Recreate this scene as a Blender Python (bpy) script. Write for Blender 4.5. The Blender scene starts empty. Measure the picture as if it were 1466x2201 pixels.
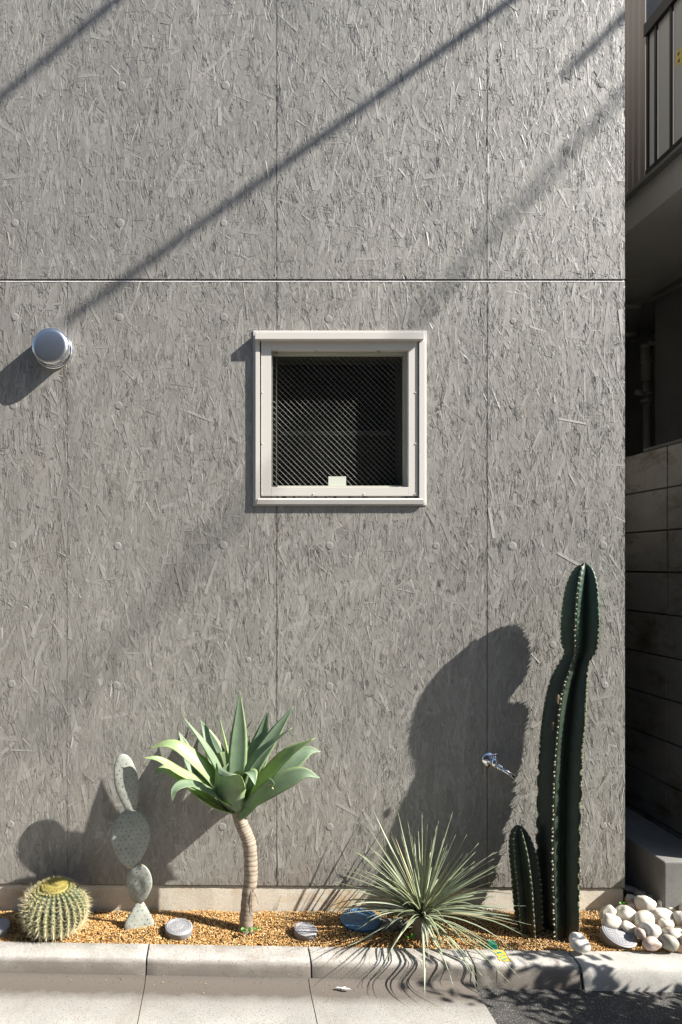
import bpy, math, random
import numpy as np
from mathutils import Vector, Matrix, noise
random.seed(7); rng = np.random.default_rng(11)
R = math.radians
sc = bpy.context.scene
col = sc.collection

# ------------------------------------------------------------------ camera
CY, CZ, F = 3.1, 1.5, 1535.0           # camera stands 3.1 m in front of the wall, eye 1.5 m above the bed
cam = bpy.data.cameras.new('camera'); co = bpy.data.objects.new('camera', cam); col.objects.link(co)
co.location = (0, -CY, CZ); co.rotation_euler = (R(90), 0, 0)
cam.sensor_fit = 'VERTICAL'; cam.sensor_height = 36; cam.lens = F / 2201 * 36
cam.shift_x = 255 / 2201; cam.shift_y = 114.5 / 2201
cam.clip_start = .05; cam.clip_end = 2000
sc.camera = co
# ------------------------------------------------------------------ light
SUN = Vector((-3.0, 1.0, -2.5))        # direction the light travels
sl = bpy.data.lights.new('sun', 'SUN'); sl.energy = 5.0; sl.angle = R(.53); sl.color = (1, .95, .88)
so = bpy.data.objects.new('sun', sl); col.objects.link(so)
so.rotation_euler = SUN.to_track_quat('-Z', 'Y').to_euler()
so.location = (6, -3, 8)
w = bpy.data.worlds.new('World'); sc.world = w; w.use_nodes = True
wn = w.node_tree.nodes; wl = w.node_tree.links
sky = wn.new('ShaderNodeTexSky'); sky.sky_type = 'NISHITA'; sky.sun_disc = False
sky.sun_elevation = math.asin(2.5 / SUN.length); sky.sun_rotation = math.atan2(3, -1)
wn['Background'].inputs['Strength'].default_value = .06
wl.new(sky.outputs['Color'], wn['Background'].inputs['Color'])
sc.view_settings.view_transform = 'Standard'; sc.view_settings.look = 'None'
sc.view_settings.exposure = 1.42; sc.view_settings.gamma = 1; sc.view_settings.use_curve_mapping = False

# ------------------------------------------------------------------ helpers
def P(px, py, y=0.0):
    """point at depth y (metres from the wall plane, street side negative) seen in that direction"""
    z = CY + y
    return Vector(((px - 478) * z / F, y, CZ - (py - 1215) * z / F))
def G(px, py, Z=0.0):
    z = (CZ - Z) * F / (py - 1215)
    return Vector(((px - 478) * z / F, z - CY, Z))

ORG = {}
def empty(name, loc=(0, 0, 0), parent=None):
    o = bpy.data.objects.new(name, None); col.objects.link(o); o.location = loc
    o.empty_display_size = .05
    ORG[o] = Vector(loc)
    if parent: o.parent = parent; o.location = Vector(loc) - ORG[parent]
    return o
def tag(o, label=None, cat=None, group=None, kind=None):
    if label: o['label'] = label
    if cat: o['category'] = cat
    if group: o['group'] = group
    if kind: o['kind'] = kind
    return o

class MB:
    def __init__(s): s.v = []; s.f = []; s.k = []; s.m = []; s.sm = []
    def add(s, vs, fs, k=0.0, smooth=False, mi=0):
        b = len(s.v); s.v += [tuple(q) for q in vs]
        s.k += list(k) if hasattr(k, '__len__') else [k] * len(vs)
        for f in fs: s.f.append([b + i for i in f]); s.sm.append(smooth); s.m.append(mi)
        return s
    def box(s, x0, x1, y0, y1, z0, z1, k=0.0, mi=0):
        vs = [(x, y, z) for z in (z0, z1) for y in (y0, y1) for x in (x0, x1)]
        return s.add(vs, [(0, 2, 3, 1), (4, 5, 7, 6), (0, 1, 5, 4), (2, 6, 7, 3), (0, 4, 6, 2), (1, 3, 7, 5)], k, False, mi)
    def tube(s, pts, rad, n=8, k=0.0, cap=True, smooth=True, mi=0):
        pts = [Vector(p) for p in pts]; N = len(pts); vs = []; ks = []; fs = []
        up = None
        for i in range(N):
            t = (pts[min(i + 1, N - 1)] - pts[max(i - 1, 0)]).normalized()
            if up is None: up = t.orthogonal().normalized()
            up = (up - t * up.dot(t)).normalized(); b = t.cross(up)
            r = rad[i] if hasattr(rad, '__len__') else rad
            kk = k[i] if hasattr(k, '__len__') else k
            for j in range(n):
                a = 2 * math.pi * j / n
                vs.append(pts[i] + (up * math.cos(a) + b * math.sin(a)) * r); ks.append(kk)
        for i in range(N - 1):
            for j in range(n):
                j2 = (j + 1) % n
                fs.append((i * n + j, i * n + j2, (i + 1) * n + j2, (i + 1) * n + j))
        if cap: fs.append(tuple(range(n))[::-1]); fs.append(tuple((N - 1) * n + j for j in range(n)))
        return s.add(vs, fs, ks, smooth, mi)
    def lathe(s, prof, c=(0, 0, 0), axis=(0, 0, 1), n=32, k=0.0, smooth=True, mi=0):
        """prof: (radius, height) along axis"""
        q = Vector((0, 0, 1)).rotation_difference(Vector(axis).normalized()); c = Vector(c)
        vs = []; fs = []; ks = []
        for i, (r, h) in enumerate(prof):
            for j in range(n):
                a = 2 * math.pi * j / n
                vs.append(c + q @ Vector((r * math.cos(a), r * math.sin(a), h))); ks.append(k)
        for i in range(len(prof) - 1):
            for j in range(n):
                j2 = (j + 1) % n
                fs.append((i * n + j, i * n + j2, (i + 1) * n + j2, (i + 1) * n + j))
        fs.append(tuple(range(n))[::-1]); fs.append(tuple((len(prof) - 1) * n + j for j in range(n)))
        return s.add(vs, fs, ks, smooth, mi)
    def build(s, name, mats, parent=None, bevel=0, seg=2):
        me = bpy.data.meshes.new(name)
        o = bpy.data.objects.new(name, me); col.objects.link(o)
        if parent is not None:
            og = ORG[parent]; o.parent = parent
        else:
            a = np.array(s.v); og = Vector(((a[:, 0].min() + a[:, 0].max()) / 2, (a[:, 1].min() + a[:, 1].max()) / 2, a[:, 2].min())); o.location = og
        ORG[o] = Vector(og)
        me.from_pydata([(v[0] - og[0], v[1] - og[1], v[2] - og[2]) for v in s.v], [], s.f)
        me.polygons.foreach_set('use_smooth', s.sm); me.polygons.foreach_set('material_index', s.m)
        at = me.attributes.new('k', 'FLOAT', 'POINT'); at.data.foreach_set('value', s.k)
        for m in (mats if isinstance(mats, (list, tuple)) else [mats]): me.materials.append(m)
        me.update()
        if bevel:
            b = o.modifiers.new('bevel', 'BEVEL'); b.width = bevel; b.segments = seg; b.limit_method = 'ANGLE'
        return o

def rock(mb, c, rx, ry, rz, rot=0., tilt=0., seed=0, k=0., amp=.12, nu=20, nv=12, flat=.0, roll=0.):
    vs = []; fs = []
    M = Matrix.Rotation(rot, 3, 'Z') @ Matrix.Rotation(tilt, 3, 'Y') @ Matrix.Rotation(roll, 3, 'X')
    for i in range(nv + 1):
        t = math.pi * i / nv
        for j in range(nu):
            a = 2 * math.pi * j / nu
            d = Vector((math.sin(t) * math.cos(a), math.sin(t) * math.sin(a), math.cos(t)))
            e = 1 + amp * noise.noise(d * 1.1 + Vector((seed * 3.7, seed, 0))) * 1.5 + amp * .3 * noise.noise(d * 2.6 + Vector((seed, 5, 0)))
            p = Vector([math.copysign(abs(x) ** .86, x) for x in d]) * e
            vs.append(Vector(c) + M @ Vector((p.x * rx, p.y * ry, p.z * rz)))
    for i in range(nv):
        for j in range(nu):
            j2 = (j + 1) % nu
            fs.append((i * nu + j, (i + 1) * nu + j, (i + 1) * nu + j2, i * nu + j2))
    mb.add(vs, fs, k, True)

# ------------------------------------------------------------------ materials
def mat(name, base=(.5, .5, .5), rough=.6, metal=0., spec=.5):
    m = bpy.data.materials.new(name); m.use_nodes = True
    b = m.node_tree.nodes['Principled BSDF']
    b.inputs['Base Color'].default_value = (*base, 1); b.inputs['Roughness'].default_value = rough
    b.inputs['Metallic'].default_value = metal; b.inputs['Specular IOR Level'].default_value = spec
    return m
class NT:
    def __init__(s, m): s.m = m; s.t = m.node_tree; s.n = s.t.nodes; s.l = s.t.links; s.b = s.n['Principled BSDF']
    def add(s, ty, **kw):
        n = s.n.new(ty)
        for k, v in kw.items(): setattr(n, k, v)
        return n
    def pos(s, scale=(1, 1, 1), rot=(0, 0, 0)):
        g = s.add('ShaderNodeNewGeometry'); mp = s.add('ShaderNodeMapping')
        mp.inputs['Scale'].default_value = scale; mp.inputs['Rotation'].default_value = rot
        s.l.new(g.outputs['Position'], mp.inputs['Vector']); return mp.outputs['Vector']
    def noise(s, vec, scale=5, detail=4, rough=.55, dist=0):
        n = s.add('ShaderNodeTexNoise'); n.inputs['Scale'].default_value = scale; n.inputs['Detail'].default_value = detail
        n.inputs['Roughness'].default_value = rough; n.inputs['Distortion'].default_value = dist
        s.l.new(vec, n.inputs['Vector']); return n.outputs['Fac']
    def ramp(s, fac, stops):
        r = s.add('ShaderNodeValToRGB'); e = r.color_ramp.elements
        while len(e) < len(stops): e.new(.5)
        for i, (p, c) in enumerate(stops):
            e[i].position = p; e[i].color = (*c, 1) if hasattr(c, '__len__') else (c, c, c, 1)
        s.l.new(fac, r.inputs['Fac']); return r.outputs['Color']
    def mix(s, fac, a, b, mode='MIX'):
        n = s.add('ShaderNodeMix', data_type='RGBA', blend_type=mode)
        for i, x in ((0, fac), (6, a), (7, b)):
            if hasattr(x, 'links') or isinstance(x, bpy.types.NodeSocket): s.l.new(x, n.inputs[i])
            elif i == 0: n.inputs[0].default_value = x
            else: n.inputs[i].default_value = (*x, 1)
        return n.outputs[2]
    def attr(s, name='k'):
        a = s.add('ShaderNodeAttribute'); a.attribute_name = name; return a.outputs['Fac']
    def math(s, op, a, b=0.):
        n = s.add('ShaderNodeMath', operation=op)
        for i, x in enumerate((a, b)):
            if isinstance(x, bpy.types.NodeSocket): s.l.new(x, n.inputs[i])
            else: n.inputs[i].default_value = x
        return n.outputs[0]
    def color(s, c): s.l.new(c, s.b.inputs['Base Color'])
    def rough(s, c): s.l.new(c, s.b.inputs['Roughness'])
    def bump(s, h, strength=.5, dist=.001, prev=None):
        n = s.add('ShaderNodeBump'); n.inputs['Strength'].default_value = strength; n.inputs['Distance'].default_value = dist
        s.l.new(h, n.inputs['Height'])
        if prev is not None: s.l.new(prev, n.inputs['Normal'])
        s.l.new(n.outputs[0], s.b.inputs['Normal']); return n.outputs[0]

def concrete(name, c0, c1, scale=6, pores=.5, rough=.8, bumpd=.0015, speck=None, stain=None, spec=.3):
    m = mat(name, c0, rough, 0, spec); t = NT(m); p = t.pos()
    big = t.noise(p, scale, 6, .65)
    c = t.ramp(big, [(.3, c0), (.7, c1)])
    fine = t.noise(p, 260, 3, .7)
    c = t.mix(.55, c, t.ramp(fine, [(.32, .45), (.62, 1.12)]), 'MULTIPLY')
    if speck:
        v = t.add('ShaderNodeTexVoronoi'); v.inputs['Scale'].default_value = 220; t.l.new(p, v.inputs['Vector'])
        h = t.noise(p, 160, 1)
        msk = t.math('MULTIPLY', t.math('LESS_THAN', v.outputs['Distance'], .33), t.math('GREATER_THAN', h, .55))
        c = t.mix(msk, c, speck)
    if stain:
        st = t.noise(t.pos((1, 1, 2.5)), 3.2, 5, .7, .4)
        c = t.mix(t.ramp(st, [(.52, 0.), (.72, 1.)]), c, stain)
    t.color(c)
    v2 = t.add('ShaderNodeTexVoronoi'); v2.inputs['Scale'].default_value = 70; t.l.new(p, v2.inputs['Vector'])
    pit = t.ramp(v2.outputs['Distance'], [(.05, 0.), (.16, 1.)])
    n1 = t.bump(pit, pores, bumpd)
    t.bump(t.noise(p, 190, 5, .7), .5, bumpd, n1)
    return m

M = {}
def geo_(t): return t.add('ShaderNodeNewGeometry').outputs['Position']
# rough concrete cast against strand board: chips are geometry, the grain runs along each chip
m = M['osb'] = mat('strand_concrete', (.2, .2, .19), .42, 0, .75); t = NT(m)
ga_ = t.add('ShaderNodeAttribute'); ga_.attribute_name = 'grain'; gv = ga_.outputs['Vector']
fib = t.noise(gv, 1.0, 3, .65)
big = t.noise(t.pos((1, 1, .6)), 1.6, 5, .6)
c = t.ramp(t.attr(), [(0., (.185, .176, .156)), (.5, (.272, .262, .238)), (1., (.40, .39, .362))])
c = t.mix(.55, c, t.ramp(big, [(.3, (.80, .80, .80)), (.7, (1.12, 1.11, 1.08))]), 'MULTIPLY')
warm = t.noise(t.pos((1, 1, .35)), 4.5, 4, .6)
c = t.mix(t.ramp(warm, [(.58, 0.), (.75, .4)]), c, (.265, .23, .195))
gz_ = t.add('ShaderNodeSeparateXYZ'); t.l.new(geo_(t), gz_.inputs[0])
strk = t.noise(t.pos((1, 1, .07)), 7, 5, .65, .3)
c = t.mix(.55, c, t.ramp(strk, [(.3, .82), (.7, 1.1)]), 'MULTIPLY')
low = t.math('ADD', t.math('MULTIPLY', gz_.outputs['Z'], -1.6), t.noise(t.pos((1, 1, .5)), 5, 4, .6))
c = t.mix(t.ramp(low, [(.15, 0.), (.55, .55)]), c, (.20, .172, .145))
c = t.mix(.6, c, t.ramp(fib, [(.3, .62), (.68, 1.22)]), 'MULTIPLY')
t.color(c)
t.rough(t.ramp(t.attr(), [(.1, .54), (.9, .42)]))
n1 = t.bump(t.noise(t.pos(), 330, 3, .7), .35, .0006); t.bump(fib, .7, .0007, n1)
M['cast'] = concrete('grey_cast_concrete', (.20, .19, .175), (.27, .265, .25))
M['lip'] = concrete('sunlit_joint_lip', (.44, .43, .41), (.56, .55, .53), 20)  # pale tone puts the sunlit brightness of the joint edge into the colour
M['plug'] = concrete('plug_mortar', (.24, .232, .212), (.31, .30, .28), 20, bumpd=.0012)
M['plinth'] = concrete('cream_plinth_concrete', (.56, .51, .42), (.72, .68, .58), 3, .3, stain=(.50, .36, .20))
M['kerb'] = concrete('kerb_concrete', (.31, .297, .27), (.45, .437, .405), 9, 1., bumpd=.003, speck=(.16, .13, .11), stain=(.24, .205, .17))
M['kerb2'] = concrete('smooth_kerb_concrete', (.34, .33, .30), (.44, .43, .40), 7, .4, bumpd=.001)
M['slab'] = concrete('washed_slab_concrete', (.32, .311, .288), (.48, .47, .44), 7, .9, bumpd=.003, speck=(.14, .12, .10), stain=(.27, .245, .21))
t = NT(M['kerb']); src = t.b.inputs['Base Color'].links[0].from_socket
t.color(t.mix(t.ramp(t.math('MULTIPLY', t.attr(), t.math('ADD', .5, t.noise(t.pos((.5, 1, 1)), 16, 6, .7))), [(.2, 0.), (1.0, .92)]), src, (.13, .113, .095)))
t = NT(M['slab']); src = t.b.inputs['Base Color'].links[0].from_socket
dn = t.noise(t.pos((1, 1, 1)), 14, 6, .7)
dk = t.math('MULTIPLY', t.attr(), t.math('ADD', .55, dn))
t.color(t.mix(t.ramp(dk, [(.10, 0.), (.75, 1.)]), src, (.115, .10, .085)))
M['asphalt'] = concrete('old_asphalt', (.035, .034, .033), (.075, .072, .068), 14, 1., .85, .006, speck=(.30, .28, .25))
M['block'] = concrete('stained_block', (.13, .124, .112), (.21, .20, .18), 4, .6, bumpd=.002, stain=(.06, .048, .022))
M['mortar'] = concrete('mortar', (.05, .047, .042), (.08, .077, .07))
M['darkcon'] = concrete('alley_concrete', (.15, .147, .138), (.23, .226, .212), 3, .3); M['soffit'] = concrete('balcony_concrete', (.36, .35, .33), (.46, .45, .42), 2, .3)
M['soil'] = concrete('dark_soil', (.05, .03, .015), (.12, .07, .03), 30, 1., bumpd=.004)
M['white'] = mat('cream_white_aluminium', (.60, .575, .53), .42, 0, .35)
M['caulk'] = mat('caulk', (.50, .49, .47), .7)
M['gasket'] = mat('green_grey_gasket', (.42, .42, .35), .5)
M['black'] = mat('black_seal', (.012, .012, .012), .7)
m = M['wood'] = mat('brown_reveal_wood', (.12, .07, .04), .55); t = NT(m)
t.color(t.ramp(t.noise(t.pos((1, 1, .1)), 60, 4), [(.3, (.38, .25, .16)), (.7, (.58, .42, .28))]))
M['room'] = mat('dark_room_plaster', (.022, .02, .018), .9)
M['steel'] = mat('brushed_steel', (.62, .64, .67), .33, 1.)
M['chrome'] = mat('chrome', (.80, .82, .86), .07, 1.)
M['wire'] = mat('glass_wire', (.55, .56, .53), .5, .3)
M['sticker'] = mat('pale_sticker', (.50, .52, .45), .6)
m = M['glass'] = bpy.data.materials.new('clear_glass'); m.use_nodes = True; nt = m.node_tree
nt.nodes.remove(nt.nodes['Principled BSDF'])
fr = nt.nodes.new('ShaderNodeFresnel'); fr.inputs[0].default_value = 1.5
tr = nt.nodes.new('ShaderNodeBsdfTransparent'); gl = nt.nodes.new('ShaderNodeBsdfGlossy'); gl.inputs['Roughness'].default_value = .01
tr.inputs[0].default_value = (.86, .9, .87, 1)
mx = nt.nodes.new('ShaderNodeMixShader'); nt.links.new(fr.outputs[0], mx.inputs[0]); nt.links.new(tr.outputs[0], mx.inputs[1]); nt.links.new(gl.outputs[0], mx.inputs[2])
nt.links.new(mx.outputs[0], nt.nodes['Material Output'].inputs['Surface'])

def leafmat(name, stops, rough=.45, trans=.25, tcol=(.35, .5, .12), noise_s=40, spec=.5):
    m = mat(name, (.2, .3, .15), rough, 0, spec); t = NT(m)
    c = t.ramp(t.attr(), stops)
    c = t.mix(.6, c, t.ramp(t.noise(t.pos(), noise_s, 4), [(.3, .78), (.7, 1.15)]), 'MULTIPLY')
    t.color(c)
    out = t.n['Material Output']
    tl = t.add('ShaderNodeBsdfTranslucent'); t.l.new(t.mix(1., c, tcol, 'MULTIPLY'), tl.inputs['Color'])
    ms = t.add('ShaderNodeMixShader'); ms.inputs[0].default_value = trans
    t.l.new(t.b.outputs[0], ms.inputs[1]); t.l.new(tl.outputs[0], ms.inputs[2]); t.l.new(ms.outputs[0], out.inputs['Surface'])
    return m
M['agave'] = leafmat('agave_leaf_skin', [(0., (.165, .235, .15)), (.3, (.18, .25, .162)), (.5, (.168, .24, .152)), (.75, (.19, .265, .165)), (.95, (.23, .30, .15)), (1., (.40, .44, .15))], .52, .25, (1.9, 2.2, .9), 25)
M['agave_pale'] = leafmat('pale_agave_leaf_skin', [(0., (.27, .355, .185)), (.4, (.30, .385, .20)), (.75, (.31, .395, .20)), (.94, (.36, .44, .20)), (1., (.48, .53, .2))], .4, .3, (1.8, 2.0, .8), 25)
M['yucca'] = leafmat('yucca_leaf_skin', [(0., (.19, .235, .165)), (.6, (.235, .28, .19)), (.93, (.34, .355, .155)), (1., (.44, .41, .17))], .38, .15, (1.5, 1.6, .8), 60)
M['yucca_pale'] = leafmat('pale_yucca_leaf_skin', [(0., (.28, .33, .27)), (.6, (.32, .37, .28)), (.93, (.40, .42, .22)), (1., (.48, .45, .2))], .36, .15, (1.5, 1.6, .8), 60)
M['yucca_dry'] = leafmat('dry_yucca_leaf_skin', [(0., (.33, .29, .17)), (1., (.45, .38, .2))], .6, .1, (1, 1, .7), 60)
M['weed'] = leafmat('weed_leaf_skin', [(0., (.10, .26, .03)), (1., (.16, .36, .05))], .5, .35, (1.8, 2.2, .6), 60)
m = M['pad'] = mat('blue_green_pad_skin', (.2, .25, .2), .55, 0, .4); t = NT(m)
c = t.ramp(t.attr(), [(0., (.27, .285, .25)), (.75, (.26, .275, .23)), (.93, (.33, .30, .16)), (1., (.42, .22, .07))])
t.color(t.mix(.7, c, t.ramp(t.noise(t.pos(), 22, 6, .7), [(.3, .7), (.68, 1.12)]), 'MULTIPLY'))
t.bump(t.noise(t.pos(), 90, 4), .3, .001)
M['spot'] = mat('areole_brown', (.035, .03, .022), .9)
m = M['cereus'] = mat('cereus_skin', (.03, .06, .04), .5, 0, .45); t = NT(m)
c = t.ramp(t.attr(), [(0., (.016, .026, .015)), (.7, (.024, .042, .026)), (.9, (.045, .072, .036)), (1., (.17, .17, .085))])
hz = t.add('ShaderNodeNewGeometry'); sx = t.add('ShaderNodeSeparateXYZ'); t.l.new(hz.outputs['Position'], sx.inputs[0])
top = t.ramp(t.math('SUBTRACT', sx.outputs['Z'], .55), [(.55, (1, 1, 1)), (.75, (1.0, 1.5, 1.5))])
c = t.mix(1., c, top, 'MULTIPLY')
cork = t.math('ADD', t.math('MULTIPLY', sx.outputs['Z'], -2.2), t.noise(t.pos((1, 1, .6)), 14, 5, .7))
c = t.mix(t.ramp(cork, [(.30, 0.), (.55, .75)]), c, (.085, .065, .04))
c = t.mix(t.ramp(t.noise(t.pos((1, 1, .7)), 24, 5, .75), [(.60, 0.), (.70, .5)]), c, (.085, .085, .06))
t.color(t.mix(.7, c, t.ramp(t.noise(t.pos((1, 1, .5)), 30, 5, .7), [(.3, .6), (.7, 1.2)]), 'MULTIPLY'))
M['felt'] = mat('areole_felt', (.50, .46, .35), .9)
m = M['barrel'] = mat('barrel_skin', (.05, .09, .03), .6); t = NT(m)
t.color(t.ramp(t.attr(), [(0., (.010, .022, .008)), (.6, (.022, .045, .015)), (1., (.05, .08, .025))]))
m = M['spine'] = mat('golden_spine', (.6, .52, .26), .5); t = NT(m)
t.color(t.ramp(t.attr(), [(0., (.62, .57, .38)), (.6, (.50, .44, .20)), (1., (.42, .36, .09))]))
M['wool'] = mat('yellow_wool', (.30, .25, .08), .95)
m = M['trunk'] = mat('ringed_trunk_bark', (.3, .22, .16), .8); t = NT(m)
c = t.ramp(t.attr(), [(0., (.15, .115, .085)), (.5, (.25, .20, .15)), (1., (.34, .28, .215))])
t.color(t.mix(.6, c, t.ramp(t.noise(t.pos((1, 1, 3)), 50, 5), [(.3, .6), (.7, 1.15)]), 'MULTIPLY'))
t.bump(t.noise(t.pos((1, 1, 4)), 120, 4), .5, .0015)
m = M['grain'] = mat('gold_gravel_grain', (.4, .25, .08), .55); t = NT(m)
t.color(t.ramp(t.attr(), [(0., (.10, .045, .016)), (.25, (.30, .145, .038)), (.55, (.52, .285, .075)), (.8, (.64, .41, .14)), (1., (.68, .58, .38))]))
m = M['pebble'] = mat('pebble_stone', (.6, .57, .5), .5, 0, .4); t = NT(m)
c = t.ramp(t.attr(), [(0., (.20, .20, .17)), (.25, (.34, .33, .28)), (.45, (.48, .38, .34)), (.6, (.46, .43, .375)), (.8, (.57, .54, .475)), (1., (.70, .68, .64))])
n_ = t.noise(t.pos(), 26, 6, .7, .5)
c = t.mix(.7, c, t.ramp(n_, [(.34, (.66, .58, .47)), (.55, (1.05, 1.05, 1.05))]), 'MULTIPLY'); t.color(c)
t.bump(t.noise(t.pos(), 130, 4), .3, .001)
m = M['pvc'] = mat('grey_pvc', (.22, .225, .245), .5); t = NT(m)
t.color(t.mix(t.ramp(t.noise(t.pos(), 45, 5), [(.45, 0.), (.75, .55)]), (.24, .245, .262), (.30, .27, .23)))
M['blue'] = mat('blue_plastic', (.05, .14, .26), .35)
M['green'] = mat('green_plastic', (.01, .22, .12), .4)
m = M['yellow'] = mat('yellow_sticker', (.75, .50, .03), .5); t = NT(m)
t.color(t.mix(t.ramp(t.noise(t.pos(), 120, 4), [(.58, 0.), (.68, .8)]), (.75, .50, .03), (.5, .42, .28)))
M['tape'] = mat('dark_grey_patch', (.11, .11, .125), .6)
M['teal'] = mat('teal_print', (.02, .22, .22), .5)
M['paper'] = mat('white_paper_scrap', (.8, .8, .8), .8)
M['pipe'] = mat('grey_pipe', (.20, .19, .175), .5)
M['pipedark'] = mat('dark_bracket_metal', (.05, .05, .05), .5, .6)
M['rail'] = mat('black_railing_metal', (.015, .013, .012), .5)
m = M['frost'] = mat('frosted_panel', (.40, .40, .39), .5); t = NT(m)
tl = t.add('ShaderNodeBsdfTranslucent'); tl.inputs[0].default_value = (.26, .26, .255, 1)
ms = t.add('ShaderNodeMixShader'); ms.inputs[0].default_value = .5
t.l.new(t.b.outputs[0], ms.inputs[1]); t.l.new(tl.outputs[0], ms.inputs[2]); t.l.new(ms.outputs[0], t.n['Material Output'].inputs['Surface'])
m = M['corr'] = mat('beige_corrugated_sheet', (.31, .295, .285), .5); t = NT(m)
tl = t.add('ShaderNodeBsdfTranslucent'); tl.inputs[0].default_value = (.30, .28, .268, 1)
ms = t.add('ShaderNodeMixShader'); ms.inputs[0].default_value = .6
t.l.new(t.b.outputs[0], ms.inputs[1]); t.l.new(tl.outputs[0], ms.inputs[2]); t.l.new(ms.outputs[0], t.n['Material Output'].inputs['Surface'])
M['yplate'] = mat('yellow_plate', (.50, .40, .12), .5)
M['far'] = concrete('far_render', (.14, .12, .10), (.18, .16, .13), 1)
M['cable'] = mat('black_cable', (.02, .02, .02), .6)
M['scar'] = mat('corky_scar', (.12, .085, .05), .9)

# ------------------------------------------------------------------ ground, road, pavement, kerb
def sheet(name, x0, x1, y0, y1, z, mt, kind='structure', nx=1, ny=1, amp=0.):
    mb = MB(); vs = []; fs = []
    for j in range(ny + 1):
        for i in range(nx + 1):
            x = x0 + (x1 - x0) * i / nx; y = y0 + (y1 - y0) * j / ny
            vs.append((x, y, z + amp * noise.noise(Vector((x * 6, y * 6, 3)))))
    for j in range(ny):
        for i in range(nx):
            a = j * (nx + 1) + i; fs.append((a, a + 1, a + nx + 2, a + nx + 1))
    mb.add(vs, fs); o = mb.build(name, mt); tag(o, kind=kind); return o
ZR = -.068
sheet('road', -400, 400, -400, 400, ZR, M['asphalt'])
BX1 = P(1343, 0, 0).x                       # right edge of the facade
KS = -.0312
def kb(X): return -.2936 + KS * X           # back edge of the kerb
# kerb stones
kerb = empty('kerb', (0, 0, ZR)); tag(kerb, kind='structure')
prof = [(0, -.12), (0, .004), (.004, .009), (.060, .011), (.094, .008), (.106, .001), (.113, -.010), (.118, -.028), (.126, -.060), (.129, -.12)]
kj = [-1.53, -.908, -.288, .335, .945, 1.335, 1.945, 2.555, 3.165]
for i in range(len(kj) - 1):
    a, b = kj[i] + .003, kj[i + 1] - .0035
    right = i >= 5
    vs = []; fs = []; n = len(prof); ns = 26
    for s in range(ns + 1):
        x = a + (b - a) * s / ns
        e = min(s, ns - s); ch = .004 if e == 0 else 0.
        for q, (o_, z_) in enumerate(prof):
            off = o_ + (.006 if right else 0)
            dz = (.004 if right else 0) + (.0012 * noise.noise(Vector((x * 9, o_ * 40, i))) if 1 < q < 8 else 0)
            if e == 0 and 2 < q < 9: off -= .004; dz -= .003
            yy = kb(x) - off + (.0025 * noise.noise(Vector((x * 30, z_ * 30, i * 3))) if 3 < q < 9 else 0)
            vs.append((x, yy, z_ + dz))
    for s in range(ns):
        for q in range(n):
            q2 = (q + 1) % n
            fs.append((s * n + q, (s + 1) * n + q, (s + 1) * n + q2, s * n + q2))
    fs.append(tuple(range(n))); fs.append(tuple(ns * n + q for q in range(n))[::-1])
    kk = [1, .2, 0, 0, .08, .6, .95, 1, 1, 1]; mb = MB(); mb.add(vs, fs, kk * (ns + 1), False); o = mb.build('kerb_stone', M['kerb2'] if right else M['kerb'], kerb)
    for p_ in o.data.polygons: p_.use_smooth = True
    e_ = o.modifiers.new('es', 'EDGE_SPLIT'); e_.split_angle = R(50)
    if right: tag(o, 'smooth newer concrete kerb stone')
mb = MB()
vs = [];
for x in (-1.6, 3.2):
    vs += [(x, kb(x) - .012, -.1), (x, kb(x) - .118, -.1), (x, kb(x) - .108, -.02), (x, kb(x) - .012, -.004)]
mb.add(vs, [(0, 1, 5, 4), (1, 2, 6, 5), (2, 3, 7, 6), (3, 0, 4, 7)]); mb.build('joint_mortar', M['mortar'], kerb)
# pavement slabs with the concave gutter rising to the kerb foot
pave = empty('pavement', (0, -1, ZR)); tag(pave, kind='structure')
gp = [(.1225, -.046), (.128, -.0525), (.138, -.058), (.152, -.062), (.172, -.0645), (.20, -.0655), (.26, -.063), (.5, -.058), (.9, -.054), (1.5, -.054), (1.5, -.14), (.1225, -.14)]
pj = [-2.74, -2.126, -1.513, -.901, -.289, .323, .936]
for i in range(len(pj) - 1):
    a, b = pj[i] + .0015, pj[i + 1] - .0015
    vs = []; fs = []; n = len(gp); ns = 14
    for s in range(ns + 1):
        x = a + (b - a) * s / ns
        for q, (o_, z_) in enumerate(gp):
            vs.append((x, kb(x) - o_, z_ + (.0015 * noise.noise(Vector((x * 5, o_ * 9, 7))) if 0 < q < 10 else 0)))
    for s in range(ns):
        for q in range(n):
            q2 = (q + 1) % n; fs.append((s * n + q, (s + 1) * n + q, (s + 1) * n + q2, s * n + q2))
    fs.append(tuple(range(n))); fs.append(tuple(ns * n + q for q in range(n))[::-1])
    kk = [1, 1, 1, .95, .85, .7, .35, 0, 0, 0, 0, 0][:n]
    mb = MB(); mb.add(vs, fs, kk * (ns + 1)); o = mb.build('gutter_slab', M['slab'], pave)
    for p_ in o.data.polygons: p_.use_smooth = True
    e_ = o.modifiers.new('es', 'EDGE_SPLIT'); e_.split_angle = R(40)
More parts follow.
